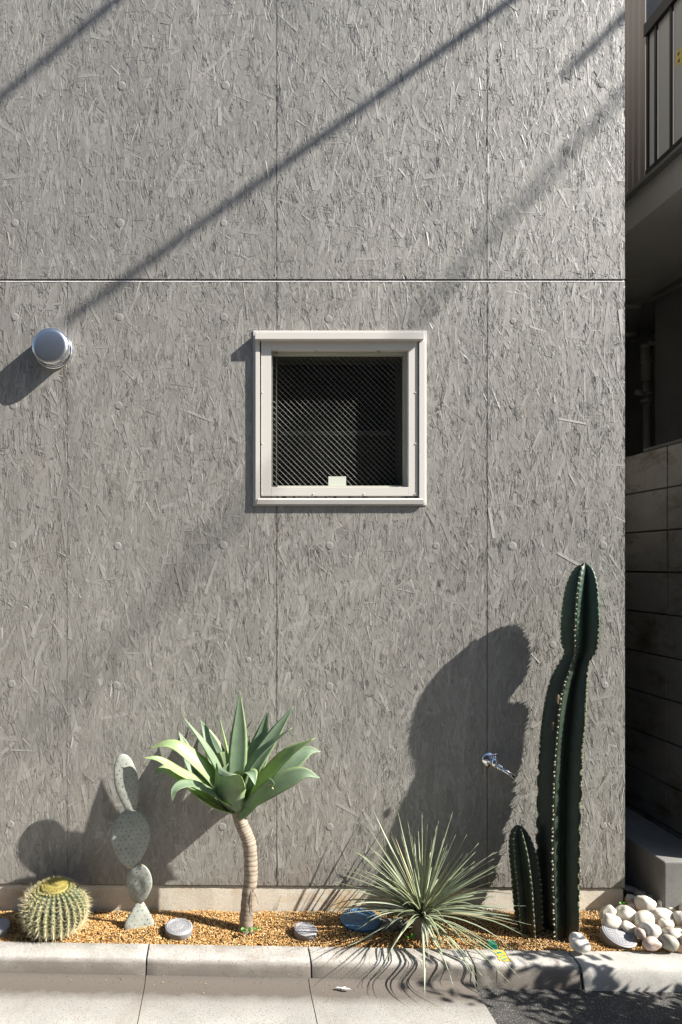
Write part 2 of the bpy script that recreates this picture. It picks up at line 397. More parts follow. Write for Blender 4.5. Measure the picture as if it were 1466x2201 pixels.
# planter bed
def bedz(x, y):
    return -.006 + .012 * noise.noise(Vector((x * 5, y * 7, 1))) + .012 * max(0, 1 - abs(y + .1) / .2)
mb = MB(); vs = []; fs = []; nx, ny = 160, 18
for j in range(ny + 1):
    for i in range(nx + 1):
        x = -1.6 + 3.5 * i / nx; y0 = kb(x) + .001; y = y0 + (-.004 - y0) * j / ny
        vs.append((x, y, bedz(x, y) - .004))
for j in range(ny):
    for i in range(nx):
        a = j * (nx + 1) + i; fs.append((a, a + 1, a + nx + 2, a + nx + 1))
mb.add(vs, fs, 0, True); tag(mb.build('planting_bed', M['soil']), kind='structure')
sheet('alley_ground', 1.749, 3.2, -.34, 6.2, -.012, M['soil'], nx=30, ny=60, amp=.006)
# gravel grains
def grains(name, N, x0, x1, y0f, y1f, zf, smin, smax, kf):
    X = rng.uniform(x0, x1, N); T = rng.uniform(0, 1, N)
    Y = np.array([y0f(x) for x in X]); Y = Y + (np.array([y1f(x) for x in X]) - Y) * T
    Z = np.array([zf(x, y) for x, y in zip(X, Y)]) + rng.uniform(-.001, .004, N)
    S = rng.uniform(smin, smax, N)
    base = np.array([[1, 0, 0], [0, 1, 0], [-1, 0, 0], [0, -1, 0], [0, 0, 1], [0, 0, -1.]])
    tri = np.array([[0, 1, 4], [1, 2, 4], [2, 3, 4], [3, 0, 4], [1, 0, 5], [2, 1, 5], [3, 2, 5], [0, 3, 5]])
    A = rng.uniform(0, 2 * np.pi, N); B = rng.uniform(-.6, .6, N)
    V = base[None] * (rng.uniform(.65, 1.15, (N, 6, 1))) * np.stack([S, S * .8, S * .65], -1)[:, None, :]
    c, s = np.cos(B)[:, None], np.sin(B)[:, None]
    V = np.stack([V[..., 0] * c + V[..., 2] * s, V[..., 1], -V[..., 0] * s + V[..., 2] * c], -1)
    c, s = np.cos(A)[:, None], np.sin(A)[:, None]
    V = np.stack([V[..., 0] * c - V[..., 1] * s, V[..., 0] * s + V[..., 1] * c, V[..., 2]], -1)
    V += np.stack([X, Y, Z], -1)[:, None, :]
    Fc = (tri[None] + 6 * np.arange(N)[:, None, None]).reshape(-1, 3)
    me = bpy.data.meshes.new(name); me.vertices.add(6 * N); me.vertices.foreach_set('co', V.ravel())
    me.loops.add(len(Fc) * 3); me.loops.foreach_set('vertex_index', Fc.ravel().astype(np.int32))
    me.polygons.add(len(Fc)); me.polygons.foreach_set('loop_start', np.arange(len(Fc), dtype=np.int32) * 3)
    me.update(calc_edges=True)
    at = me.attributes.new('k', 'FLOAT', 'POINT'); at.data.foreach_set('value', np.repeat(kf(N), 6))
    me.polygons.foreach_set('use_smooth', np.zeros(len(Fc), bool))
    me.materials.append(M['grain']); o = bpy.data.objects.new(name, me); col.objects.link(o); ORG[o] = Vector((0, 0, 0)); return o
g = grains('gravel', 52000, -1.55, 1.78, lambda x: kb(x) + .003, lambda x: -.002, bedz, .0022, .0042, lambda n: np.clip(rng.normal(.52, .27, n), 0, 1))
def zk(x, y):
    o_ = kb(x) - y
    return np.interp(o_, [0, .06, .094, .106, .113, .118, .124, .138, .172, .26, .5, .9], [.009, .011, .008, .001, -.01, -.028, -.05, -.057, -.0635, -.062, -.057, -.053])
g2 = grains('spilled_grit', 330, -1.5, .92, lambda x: kb(x) - .01, lambda x: kb(x) - .01 - rng.choice([.05, .13, .16, .2, .6]), zk, .0012, .0032, lambda n: np.clip(rng.normal(.5, .3, n), 0, 1))
tag(g2, 'loose golden grit spilled over the kerb and gutter', 'grit', kind='stuff')
tag(g, 'fine golden brown gravel covering the narrow planting bed', 'gravel', kind='stuff')

# ------------------------------------------------------------------ the house
bld = empty('concrete_house', (BX1 - 1.5, 3, 0)); tag(bld, 'grey strand-textured concrete house with one small square white window', 'house')
ZB = lambda x: .1183 - (x + .965) * .0068       # sloping foot of the lower panels
S = CY / F
ZJ = P(0, 603, 0).z
JX = [P(145, 0).x, P(595, 0).x, P(1047, 0).x, BX1]
PW = JX[1] - JX[0]
g_ = .0042
WX0, WX1 = P(550, 0).x, P(912, 0).x; WZ0, WZ1 = P(0, 1081).z, P(0, 716).z
def chips(x0, x1, z0f, z1, N, rg, hole):
    """thin splinters and flakes standing proud of the panel: vertices, quads, tone, grain coordinate"""
    kind = rg.random(N); A_ = kind < .13; B_ = (kind >= .13) & (kind < .40); C_ = kind >= .40
    L = np.where(A_, rg.uniform(.055, .16, N), np.where(B_, rg.uniform(.03, .10, N), rg.uniform(.018, .10, N)))
    W = np.where(A_, rg.uniform(.010, .034, N), np.where(B_, rg.uniform(.0025, .0085, N), rg.uniform(.0008, .0020, N)))
    ang = np.where(rg.random(N) < .80, rg.normal(0, .30, N), rg.uniform(-1.6, 1.6, N))
    h = np.where(A_, rg.uniform(.0001, .0009, N), np.where(B_, rg.uniform(.0001, .0010, N), rg.uniform(.0003, .0012, N)))
    ti = np.where(A_, rg.normal(0, .025, N), np.where(B_, rg.normal(0, .08, N), rg.normal(.03, .30, N)))
    tl = np.where(A_, rg.normal(0, .004, N), rg.normal(0, .009, N))
    k = np.clip(np.where(A_, rg.normal(.50, .14, N), np.where(B_, rg.normal(.5, .17, N), rg.normal(.58, .25, N))), 0, 1)
    cx = rg.uniform(x0, x1, N); cz = rg.uniform(z0f(x0), z1, N)
    u = np.stack([-.5 - rg.uniform(-.1, .1, N), -.5 - rg.uniform(-.1, .1, N), .5 + rg.uniform(-.05, .05, N), .5 + rg.uniform(-.05, .05, N)], 1) * L[:, None]
    ta = np.where(C_, .3, np.where(rg.random(N) < .12, .4, .97)); tb_ = np.where(C_, .3, np.where(rg.random(N) < .12, .45, 1.0))
    v = np.stack([-.5 * ta, .5 * ta, .5 * tb_, -.5 * tb_], 1) * W[:, None]
    ca, sa = np.cos(ang)[:, None], np.sin(ang)[:, None]
    X = cx[:, None] + u * sa + v * ca; Z = cz[:, None] + u * ca - v * sa
    Y = -(h[:, None] + ti[:, None] * v + tl[:, None] * u)
    if hole: keep = ~((cx > WX0 + .004) & (cx < WX1 - .004) & (cz > WZ0 + .004) & (cz < WZ1 - .004))
    else: keep = np.ones(N, bool)
    X = np.clip(X, x0, x1); Z = np.minimum(Z, z1); Z = np.maximum(Z, np.vectorize(z0f)(X))
    top = np.stack([X, Y, Z], -1)[keep]; bot = top.copy(); bot[..., 1] = .0022
    n = len(top); V = np.concatenate([top, bot], 1).reshape(-1, 3)
    q = np.array([[0, 3, 2, 1], [0, 1, 5, 4], [1, 2, 6, 5], [2, 3, 7, 6], [3, 0, 4, 7]])
    Q = (q[None] + 8 * np.arange(n)[:, None, None]).reshape(-1, 4)
    K = np.repeat(k[keep], 8)
    rid = rg.uniform(0, 500, N)
    gr = np.stack([v / .0021, u / .035, np.broadcast_to(rid[:, None], u.shape)], -1)[keep]
    Gr = np.concatenate([gr, gr], 1).reshape(-1, 3)
    return V, Q, K, Gr
def panel(x0, x1, z0f, z1, seed, hole=False, sp=.012, density=15500):
    rg = np.random.default_rng(seed)
    nx = max(2, int((x1 - x0) / sp)); zm = z0f((x0 + x1) / 2); nz = int((z1 - zm) / sp)
    xs = np.linspace(x0, x1, nx); zb = np.array([z0f(x) for x in xs]); tt = np.linspace(0, 1, nz)[:, None]
    Z = zb[None] + (z1 - zb)[None] * tt; X = np.broadcast_to(xs[None], Z.shape)
    Y = rg.normal(0, .00018, Z.shape)
    V = np.stack([X, Y, Z], -1).reshape(-1, 3)
    idx = np.arange(nx * nz).reshape(nz, nx)
    q = np.stack([idx[:-1, :-1], idx[:-1, 1:], idx[1:, 1:], idx[1:, :-1]], -1).reshape(-1, 4)
    if hole:
        cx = V[q].mean(1); keep = ~((cx[:, 0] > WX0) & (cx[:, 0] < WX1) & (cx[:, 2] > WZ0) & (cx[:, 2] < WZ1)); q = q[keep]
    ring = np.concatenate([idx[0], idx[1:, -1], idx[-1, -2::-1], idx[-2:0:-1, 0]])
    B = V[ring].copy(); B[:, 1] = .02; b0 = len(V); V = np.concatenate([V, B]); n = len(ring)
    r = np.arange(n); r2 = (r + 1) % n
    q = np.concatenate([q, np.stack([ring[r2], ring[r], b0 + r, b0 + r2], -1)])
    nb_ = len(V); gr0 = np.stack([V[:, 0] / .0021, V[:, 2] / .035, V[:, 1]], -1)
    N = int((x1 - x0) * (z1 - zm) * density)
    CV, CQ, CK, CG = chips(x0, x1, z0f, z1, N, rg, hole)
    smn = len(q)
    V = np.concatenate([V, CV]); q = np.concatenate([q, CQ + nb_]); K = np.concatenate([np.full(nb_, .42), CK]); Gr = np.concatenate([gr0, CG])
    og = ORG[bld]; V = V - np.array(og)
    me = bpy.data.meshes.new('wall_panel'); me.vertices.add(len(V)); me.vertices.foreach_set('co', V.ravel())
    me.loops.add(len(q) * 4); me.loops.foreach_set('vertex_index', q.ravel().astype(np.int32))
    me.polygons.add(len(q)); me.polygons.foreach_set('loop_start', np.arange(len(q), dtype=np.int32) * 4)
    me.update(calc_edges=True)
    me.polygons.foreach_set('use_smooth', np.zeros(len(q), bool))
    at = me.attributes.new('k', 'FLOAT', 'POINT'); at.data.foreach_set('value', K)
    at = me.attributes.new('grain', 'FLOAT_VECTOR', 'POINT'); at.data.foreach_set('vector', Gr.ravel())
    me.materials.append(M['osb']); o = bpy.data.objects.new('wall_panel', me); col.objects.link(o); o.parent = bld; ORG[o] = og
    return o
gap = .0013; ZT = 4.15
for i in range(3):
    a, b = JX[i] + (gap if i else .0002), JX[i + 1] - (gap if i < 2 else 0)
    lo = panel(a, b, ZB, ZJ - .0052, 100 + i, hole=(i < 2))
    up = panel(a, b, lambda x: ZJ + .0065, ZT, 200 + i)
    if i == 2: RU, RL = up, lo
    if i == 1: U1 = up
def cp(src, dx):
    o = src.copy(); col.objects.link(o); o.location.x += dx; ORG[o] = ORG[bld]; return o
lo0 = panel(JX[0] - PW + gap, JX[0] - .0002, ZB, ZJ - .0055, 100 + 7, density=6000)
up0 = cp(U1, -2 * PW)
mb = MB(); n = 240; vs = []; fs = []
for i in range(n + 1):
    x = -1.58 + (BX1 - .001 + 1.58) * i / n; e = .0006 * noise.noise(Vector((x * 25, 0, 3)))
    vs += [(x, .018, ZJ + .006), (x, .005, ZJ + .0022 + e), (x, -.0016, ZJ - .0056 + e), (x, .012, ZJ - .0062 + e)]
for i in range(n):
    for q in range(4): fs.append((i * 4 + q, i * 4 + 4 + q, i * 4 + 4 + (q + 1) % 4, i * 4 + (q + 1) % 4))
mb.add(vs, fs); mb.build('joint_lip', M['lip'], bld)
# body of the house behind the panels
YB = .022
mb = MB()
XL = -6.0; XR = BX1 - .003
wz0, wz1, wx0, wx1 = WZ0 - .002, WZ1 + .002, WX0 - .002, WX1 + .002
for bx in ((XL, wx0, -.1, 6.5), (wx1, XR, -.1, 6.5), (wx0, wx1, -.1, wz0), (wx0, wx1, wz1, 6.5)):
    mb.box(bx[0], bx[1], YB, .22, bx[2], bx[3])
mb.box(XR - .2, XR, .22, 7, -.1, 6.5); mb.box(XL, XL + .2, .22, 7, -.1, 6.5); mb.box(XL + .2, XR - .2, 6.8, 7, -.1, 6.5)
mb.build('wall', M['cast'], bld)
mb = MB(); mb.box(XL, XR, .02, 7, 6.502, 6.7); mb.build('roof', M['cast'], bld)
mb = MB(); mb.box(XL + .01, JX[0] - PW - gap, .0, YB - .002, .13, ZJ - .005); mb.box(XL + .01, JX[0] - PW - gap, .0, YB - .002, ZJ + .005, 6.5)
mb.box(JX[0] - PW, XR, .0, YB - .002, ZT + .006, 6.5); mb.build('plain_facing', M['cast'], bld)
# plinth
mb = MB(); vs = []; fs = []; ns = 120
for s in range(ns + 1):
    x = -3 + (BX1 - .004 + 3) * s / ns; z = ZB(x) - .005
    n_ = .0015 * noise.noise(Vector((x * 12, 0, 0)))
    vs += [(x, .008 + n_, -.1), (x, .006 + n_, z - .012), (x, .010 + n_, z - .002), (x, .021, z)]
for s in range(ns):
    for q in range(3): fs.append((s * 4 + q, s * 4 + 4 + q, s * 4 + 5 + q, s * 4 + 1 + q))
fs.append(tuple(ns * 4 + q for q in range(4))); mb.add(vs, fs); mb.build('plinth', M['plinth'], bld)
# tie-hole plugs
pl = [(262, 185, 10), (484, 184, 10), (1293, 182, 8), (32, 480, 9), (258, 480, 10), (481, 480, 8), (709, 480, 10), (938, 478, 7), (1300, 480, 6),
      (32, 682, 9), (257, 682, 9), (481, 682, 9), (706, 686, 9), (1102, 690, 7), (29, 872, 9), (255, 872, 9), (1100, 873, 6),
      (27, 1172, 9), (253, 1174, 9), (480, 1172, 9), (708, 1173, 9), (937, 1173, 8), (1101, 1174, 10), (1297, 1173, 9),
      (25, 1470, 9), (250, 1473, 9), (534, 1418, 6), (708, 1475, 9), (1188, 1386, 8), (1300, 1473, 8), (22, 1772, 9), (478, 1777, 9), (709, 1777, 9), (1297, 1775, 8)]
for (px, py, r) in pl:
    c = P(px, py, 0); mb = MB(); rr = r * S
    mb.lathe([(rr, -.004), (rr * 1.0, .0004), (rr * .9, .0016), (rr * .5, .0012), (rr * .12, .0014)], c, (0, -1, 0), 16, 0, True)
    for i_, v in enumerate(mb.v):
        d_ = Vector(v) - c; e = 1 + .10 * noise.noise(Vector((d_.x * 60, d_.z * 60, px)))
        mb.v[i_] = (c.x + d_.x * e, v[1] + .0004 * noise.noise(Vector((d_.x * 150, d_.z * 150, px))), c.z + d_.z * e)
    mb.build('tie_plug', M['plug'], bld)

# window ------------------------------------------------------------
win = MB()
def rect(px0, py0, px1, py1, yf):
    a = P(px0, py1, yf); b = P(px1, py0, yf); return a.x, b.x, a.z, b.z
# caulk line behind the frame
x0, x1, z0, z1 = rect(548, 714, 915, 1083, -.014)
wf = MB()
wf.box(WX0 - .012, WX0 + .012, -.0045, .03, WZ0 - .012, WZ1 + .010); wf.box(WX1 - .012, WX1 + .009, -.0045, .03, WZ0 - .012, WZ1 + .010)
wf.box(WX0 + .012, WX1 - .012, -.0045, .03, WZ1 - .01, WZ1 + .010); wf.box(WX0 + .012, WX1 - .012, -.0045, .03, WZ0 - .012, WZ0 + .01)
wd = wf.build('window', M['caulk'], bld, .0015)
xa, xb, za, zb_ = rect(549, 731, 914, 1083, -.016)
fw = .0185
fr_ = MB()
fr_.box(xa, xa + fw, -.016, .085, za, zb_); fr_.box(xb - .026, xb, -.016, .085, za, zb_)
fr_.box(xa + fw, xb - .026, -.016, .085, za, za + .021); fr_.box(xa + fw, xb - .026, -.012, .085, zb_ - .001, zb_ + .02)
fr_.build('frame', M['white'], wd, .0012)
hx0, hx1, hz0, hz1 = rect(548, 714, 912, 729, -.036)
h_ = MB(); h_.box(hx0, hx1, -.036, -.006, hz0, hz1 + .001); h_.build('head_flashing', M['white'], wd, .0015)
sl_ = MB(); sl_.add([(xa + .01, -.0205, za + .018), (xb - .01, -.0205, za + .018), (xb - .006, -.0165, za - .001), (xa + .006, -.0165, za - .001), (xa + .01, -.0165, za + .024), (xb - .01, -.0165, za + .024)], [(0, 3, 2, 1), (0, 1, 5, 4)])
sl_.build('sill', M['white'], wd)
sx0, sx1, sz0, sz1 = rect(561, 731.5, 898, 1066, -.010)
gx0, gx1, gz0, gz1 = rect(583, 752, 878, 1047, -.010)
sa = MB(); yg = .062
sa.box(sx0, gx0, -.010, yg, sz0, sz1); sa.box(gx1, sx1, -.010, yg, sz0, sz1)
sa.box(gx0, gx1, -.0103, yg - .001, gz1, sz1); sa.box(gx0, gx1, -.0103, yg - .001, sz0, gz0)
sa.build('sash', M['white'], wd, .001)
sb = MB(); sb.box(sx0 - .004, sx0, -.002, .05, sz0, sz1); sb.box(sx1, xb - .027, .012, .05, sz0, sz1); sb.box(sx0, sx1, .0, .05, sz0 - .004, sz0); sb.box(sx0, sx1, .0, .05, sz1, sz1 + .004)
sb.build('seal_gap', M['black'], wd)
gk = MB(); e = .009
for bx in ((gx0, gx0 + e, gz0, gz1), (gx1 - e, gx1, gz0, gz1), (gx0 + e, gx1 - e, gz1 - e, gz1), (gx0 + e, gx1 - e, gz0, gz0 + e)):
    gk.box(bx[0], bx[1], .016, yg - .003, bx[2], bx[3])
gk.build('glazing_bead', M['gasket'], wd)
gl_ = MB(); gl_.box(gx0, gx1, yg, yg + .006, gz0 - .004, gz1 + .004); gl_.build('glass_pane', M['glass'], wd)
wr = MB(); pitch = .0252; W_, H_ = gx1 - gx0, gz1 - gz0
def wireline(xs, zs, xe, ze, r):
    d = Vector((xe - xs, 0, ze - zs)).normalized(); n = Vector((-d.z, 0, d.x)) * r; yy = yg + .0008
    a = Vector((xs, yg - .0008, zs)); b = Vector((xe, yg - .0008, ze)); f = Vector((0, -.0006, 0))
    wr.add([a - n, a + n, b + n, b - n, a + f, b + f], [(0, 4, 5, 3), (4, 1, 2, 5), (0, 3, 2, 1)])
for sgn, rr in ((1, .00011), (-1, .0004)):
    n = int((W_ + H_) / pitch) + 2
    for i in range(n):
        c = i * pitch            # distance along the combined edge
        if sgn == 1: pts = (c - H_, 0, c, H_)
        else: pts = (c, 0, c - H_, H_)
        x_s, z_s, x_e, z_e = pts
        # clip in x
        t0, t1 = 0., 1.
        dx = x_e - x_s
        for lim, side in ((0, -1), (W_, 1)):
            tt_ = (lim - x_s) / dx
            if (dx > 0) == (side < 0): t0 = max(t0, tt_)
            else: t1 = min(t1, tt_)
        if t1 - t0 < .01: continue
        wireline(gx0 + x_s + dx * t0, gz0 + H_ * t0, gx0 + x_s + dx * t1, gz0 + H_ * t1, rr)
wm = wr.build('wire_mesh', M['wire'], wd); tag(wm, 'diagonal wire mesh cast in the pane', kind='stuff')
a = P(706, 1047, yg - .002); b = P(744, 1024, yg - .002)
st = MB(); st.box(a.x, b.x, yg - .0018, yg - .0009, a.z, b.z); st.build('sticker', M['sticker'], wd)
sc_ = [(564, 844), (564, 954), (563, 1062), (673, 1062), (782, 1062), (892, 1062), (893, 844), (893, 954), (892, 738)]
for (px, py) in sc_:
    mb = MB(); mb.lathe([(.0032, 0), (.0030, .0015), (.0018, .0024)], P(px, py, -.010), (0, -1, 0), 10); mb.build('screw', M['white'], wd)
# timber reveal and the dark room behind
rv = MB(); y0, y1 = .088, .24
rv.box(gx0 - .02, gx0 - .005, y0, y1, gz0 - .02, gz1 + .02); rv.box(gx1 + .005, gx1 + .02, y0, y1, gz0 - .02, gz1 + .02)
rv.box(gx0 - .005, gx1 + .005, y0, y1, gz1 + .005, gz1 + .02); rv.box(gx0 - .005, gx1 + .005, y0, y1, gz0 - .02, gz0 - .005)
rv.build('timber_reveal', M['wood'], wd)
rm = MB(); X0, X1, Z0, Z1 = -1.2, 1.5, .3, 3.0
V_ = [(x, y, z) for z in (Z0, Z1) for y in (.241, 2.6) for x in (X0, X1)]
rm.add(V_, [(0, 1, 3, 2), (4, 6, 7, 5), (2, 3, 7, 6), (0, 2, 6, 4), (1, 5, 7, 3)]); rm.build('room_lining', M['room'], bld)

# vent hood ----------------------------------------------------------
vc = P(115, 753, 0)
vh = empty('vent_hood', vc); tag(vh, 'round satin steel vent hood on the wall left of the window', 'vent')
mb = MB(); mb.lathe([(.076, .0), (.083, .002), (.083, .006), (.081, .010), (.074, .011)], vc, (0, -1, 0), 64); mb.build('flange', M['chrome'], vh)
mb = MB(); mb.lathe([(.070, .008), (.076, .018), (.0775, .030), (.0775, .056), (.0765, .062), (.074, .066)], vc, (0, -1, 0), 64); mb.build('hood_side', M['chrome'], vh)
mb = MB(); mb.lathe([(.0735, .0655), (.072, .068), (.06, .0695), (.03, .0705), (.001, .071)], vc, (0, -1, 0), 64); mb.build('hood_face', M['steel'], vh)
mb = MB(); mb.lathe([(.003, 0), (.003, .002), (.0015, .003)], vc + Vector((.012, -.03, -.0775)), (0, 0, -1), 8); mb.build('screw', M['steel'], vh)
# tap -----------------------------------------------------------------
tc = P(1052, 1633, 0)
tp = empty('garden_tap', tc); tag(tp, 'small chrome garden tap on the wall in the cactus shadow', 'tap')
mb = MB(); mb.lathe([(.034, 0), (.034, .002), (.030, .007), (.018, .011), (.012, .013)], tc, (0, -1, 0), 40); mb.build('wall_flange', M['chrome'], tp)
c2 = tc + Vector((.006, -.040, -.004))
mb = MB(); mb.tube([tc + Vector((0, -.008, 0)), tc + Vector((.002, -.03, -.001)), c2 + Vector((.001, -.012, -.002))], [.011, .012, .012], 16)
mb.lathe([(.010, -.018), (.0155, -.012), (.0165, 0), (.0155, .012), (.010, .02), (.007, .026), (.0065, .03)], c2, (.0, 0, 1), 20); mb.build('tap_body', M['chrome'], tp)
mb = MB(); mb.lathe([(.004, .028), (.004, .036), (.0085, .037), (.0085, .041), (.003, .043)], c2, (0, 0, 1), 12)
mb.tube([c2 + Vector((-.013, 0, .039)), c2 + Vector((.013, 0, .039))], .003, 8); mb.build('tap_handle', M['chrome'], tp)
d = Vector((.058, -.022, -.036)).normalized(); c3 = c2 + Vector((.010, -.006, -.011))
mb = MB(); mb.lathe([(.010, 0), (.0135, .003), (.0135, .008), (.011, .010), (.013, .012), (.013, .017), (.009, .019)], c3, d, 16)
mb.build('spout_nut', M['chrome'], tp)
mb = MB(); q0 = c3 + d * .015
mb.tube([q0, q0 + d * .03, q0 + d * .064, q0 + d * .0645], [.0085, .0085, .008, .0062], 16); mb.build('spout', M['chrome'], tp)

# ------------------------------------------------------------------ block wall and alley
bw = empty('block_wall', (2.1, 1, 0)); tag(bw, 'stained concrete block garden wall along the dark alley', 'wall')
ys = [.27 + .4 * i for i in range(-1, 10)]
mb = MB(); mb.box(2.108, 2.212, -.104, 4.2, -.1, 2.058); mb.build('mortar_core', M['mortar'], bw)
for r in range(-1, 10):
    zt = 2.066 - .2 * r
    if r > 10 or zt < 0: continue
    for i in range(len(ys) - 1):
        a, b = max(ys[i], -.105), ys[i + 1]
        if b > 4.3: continue
        if r == -1: continue
        if r == 0 and i >= 3 and i < 4: pass
        mb = MB(); j = random.uniform(-.0012, .0012)
        mb.box(2.10 + j, 2.22, a + .004, b - .004, zt - .196, zt - .004)
        mb.build('concrete_block', M['block'], bw, .002, 1)
mb = MB(); mb.box(2.095, 2.225, -.105, .46, 2.0635, 2.078); mb.build('coping', M['mortar'], bw, .004)
lg = MB(); lg.box(1.862, 2.094, -.090, 4.5, -.1, .25)
lo_ = lg.build('concrete_ledge', M['darkcon'], None, .006); tag(lo_, 'low concrete ledge at the foot of the block wall', 'ledge')
# neighbour
nb = empty('neighbour_house', (4, 2, 0)); tag(nb, 'shadowed neighbouring house with overhanging balcony beyond the alley', 'house')
mb = MB(); mb.box(3.0, 7, .3, 1.85, -.1, 3.388); mb.box(3.45, 7, 1.85, 6.0, -.1, 3.388); mb.box(1.76, 7, 6.0, 6.2, -.1, 8); mb.box(3.7, 7, 1.7, 5.98, 3.575, 7.5); mb.build('wall', M['darkcon'], nb)
mb = MB(); mb.box(2.3, 7, .14, 5.99, 3.39, 3.57); mb.build('balcony_slab', M['soffit'], nb, .006)
mb = MB(); mb.box(2.262, 2.30, .12, 5.9, 3.565, 3.585); mb.build('slab_drip_edge', M['darkcon'], nb, .003)
MB().box(2.31, 2.35, .15, .80, 3.60, 3.655).build('rail', M['rail'], nb); MB().box(2.30, 2.36, .15, .80, 4.385, 4.45).build('rail', M['rail'], nb)
PY = [.15, .56, .71, .775]
for yy in (.16, .585, .715, .79):
    mb = MB(); mb.box(2.312, 2.338, yy - .0085, yy + .0085, 3.655, 4.385); mb.build('rail_post', M['rail'], nb)
for a, b in ((.172, .574), (.597, .704), (.727, .78)):
    mb = MB(); mb.box(2.322, 2.327, a, b, 3.658, 4.382); mb.build('frosted_panel', M['frost'], nb)
# corrugated sheet
mb = MB(); vs = []; fs = []; n = 130
for i in range(n + 1):
    y = .80 + 1.1 * i / n; x = 2.31 + .007 * math.sin(i * .95) + (.012 if 24 < i % 50 < 30 else 0)
    zb2 = 3.575 + .015 * noise.noise(Vector((y * 14, 0, 0)))
    vs += [(x, y, zb2), (x, y, 5.4), (x + .003, y, 5.4), (x + .003, y, zb2)]
for i in range(n):
    for q in range(4): fs.append((i * 4 + q, i * 4 + (q + 1) % 4, i * 4 + 4 + (q + 1) % 4, i * 4 + 4 + q))
mb.add(vs, fs, 0, True); mb.build('corrugated_screen', M['corr'], nb)
# small yellow plate with two dark heart marks
a = P(1455, 145, .46 - .0); 
yp0 = 2.3218
def onpanel(px, py):
    z = yp0 * F / (px - 478); return Vector((yp0, z - CY, CZ - (py - 1215) * z / F))
c_ = [onpanel(1453, 143), onpanel(1453, 112), onpanel(1462, 104), onpanel(1478, 96), onpanel(1478, 128)]
mb = MB(); mb.add([v + Vector((-.0010, 0, 0)) for v in c_] + [v for v in c_], [(0, 1, 2, 3, 4), (9, 8, 7, 6, 5)] + [(i, (i + 1) % 5 + 0, (i + 1) % 5 + 5, i + 5) for i in range(5)])
yp = mb.build('yellow_plate', M['yplate'], nb)
for (px, py) in ((1459, 116), (1460, 131), (1468, 110), (1469, 125)):
    c0 = onpanel(px, py) + Vector((-.0016, 0, 0)); mb = MB(); s_ = .010
    hp = [(0, -1), (.9, .1), (.95, .6), (.5, .9), (0, .5), (-.5, .9), (-.95, .6), (-.9, .1)]
    mb.add([c0 + Vector((0, -u * s_, v * s_)) for u, v in hp] + [c0 + Vector((.0008, -u * s_, v * s_)) for u, v in hp], [tuple(range(8)), tuple(range(15, 7, -1))] + [(i, (i + 1) % 8, (i + 1) % 8 + 8, i + 8) for i in range(8)])
    mb.build('heart_mark', M['rail'], yp)
# pipes in the recess
dp = empty('drain_pipe', P(1390, 960, 2.1)); tag(dp, 'grey vertical drain pipe with jointed collars in the dark recess', 'pipe')
def pp(px, py, y=2.1): return P(px, py, y)
mb = MB(); mb.tube([pp(1390, 1300), pp(1391, 870)], .028, 16); mb.tube([pp(1389, 820), pp(1389, 740)], .036, 16); mb.tube([pp(1391, 872), pp(1389, 818)], .026, 16); mb.build('pipe', M['pipe'], dp)
for py in (862, 847, 778, 745): MB().lathe([(.03, -.014), (.044, -.01), (.044, .01), (.03, .014)], pp(1390, py), (0, 0, 1), 18).build('collar', M['pipe'], dp)
mb = MB(); mb.tube([pp(1388, 850), pp(1368, 843, 2.05)], .022, 12); mb.build('branch', M['pipe'], dp)
hp_ = empty('branch_pipe', P(1420, 738, 1.9)); tag(hp_, 'grey horizontal pipe run with clamp under the balcony', 'pipe')
mb = MB(); mb.tube([pp(1394, 735, 1.95), pp(1420, 740, 1.95), pp(1448, 738, 1.84)], .02, 12); mb.build('pipe', M['pipe'], hp_)
mb = MB(); mb.tube([pp(1452, 620, 1.8), pp(1443, 655, 1.83), pp(1442, 735, 1.83)], .013, 10); mb.build('riser', M['pipe'], hp_)
mb = MB(); mb.tube([P(1396 + 14 * math.cos(a_) + 12, 722 + 10 * math.sin(a_), 1.9) for a_ in np.linspace(0, 6.2, 20)], .006, 6); mb.build('clamp_ring', M['pipedark'], hp_); mb = MB()
mb.box(*sorted((P(1448, 0, 1.8).x, P(1458, 0, 1.8).x)), 1.80, 1.83, P(0, 758, 1.8).z, P(0, 722, 1.8).z); mb.build('bracket', M['pipedark'], hp_)
cp_ = MB(); cp_.tube([P(1335, 658, 1.9), P(1372, 659, 1.9), P(1380, 656, 1.9)], .017, 12); cp_.tube([P(1380, 656, 1.9), P(1410, 640, 1.75), P(1466, 612, 1.4), P(1500, 590, 1.2)], .013, 8)
o = cp_.build('conduit', M['pipe']); tag(o, 'thin metal conduit running just under the balcony slab', 'conduit')
mb = MB(); mb.tube([P(1335, 719, 2.2), P(1370, 719, 2.2)], .018, 10); o = mb.build('pipe_stub', M['pipe']); tag(o, 'short pale pipe stub beside the alley wall', 'pipe')

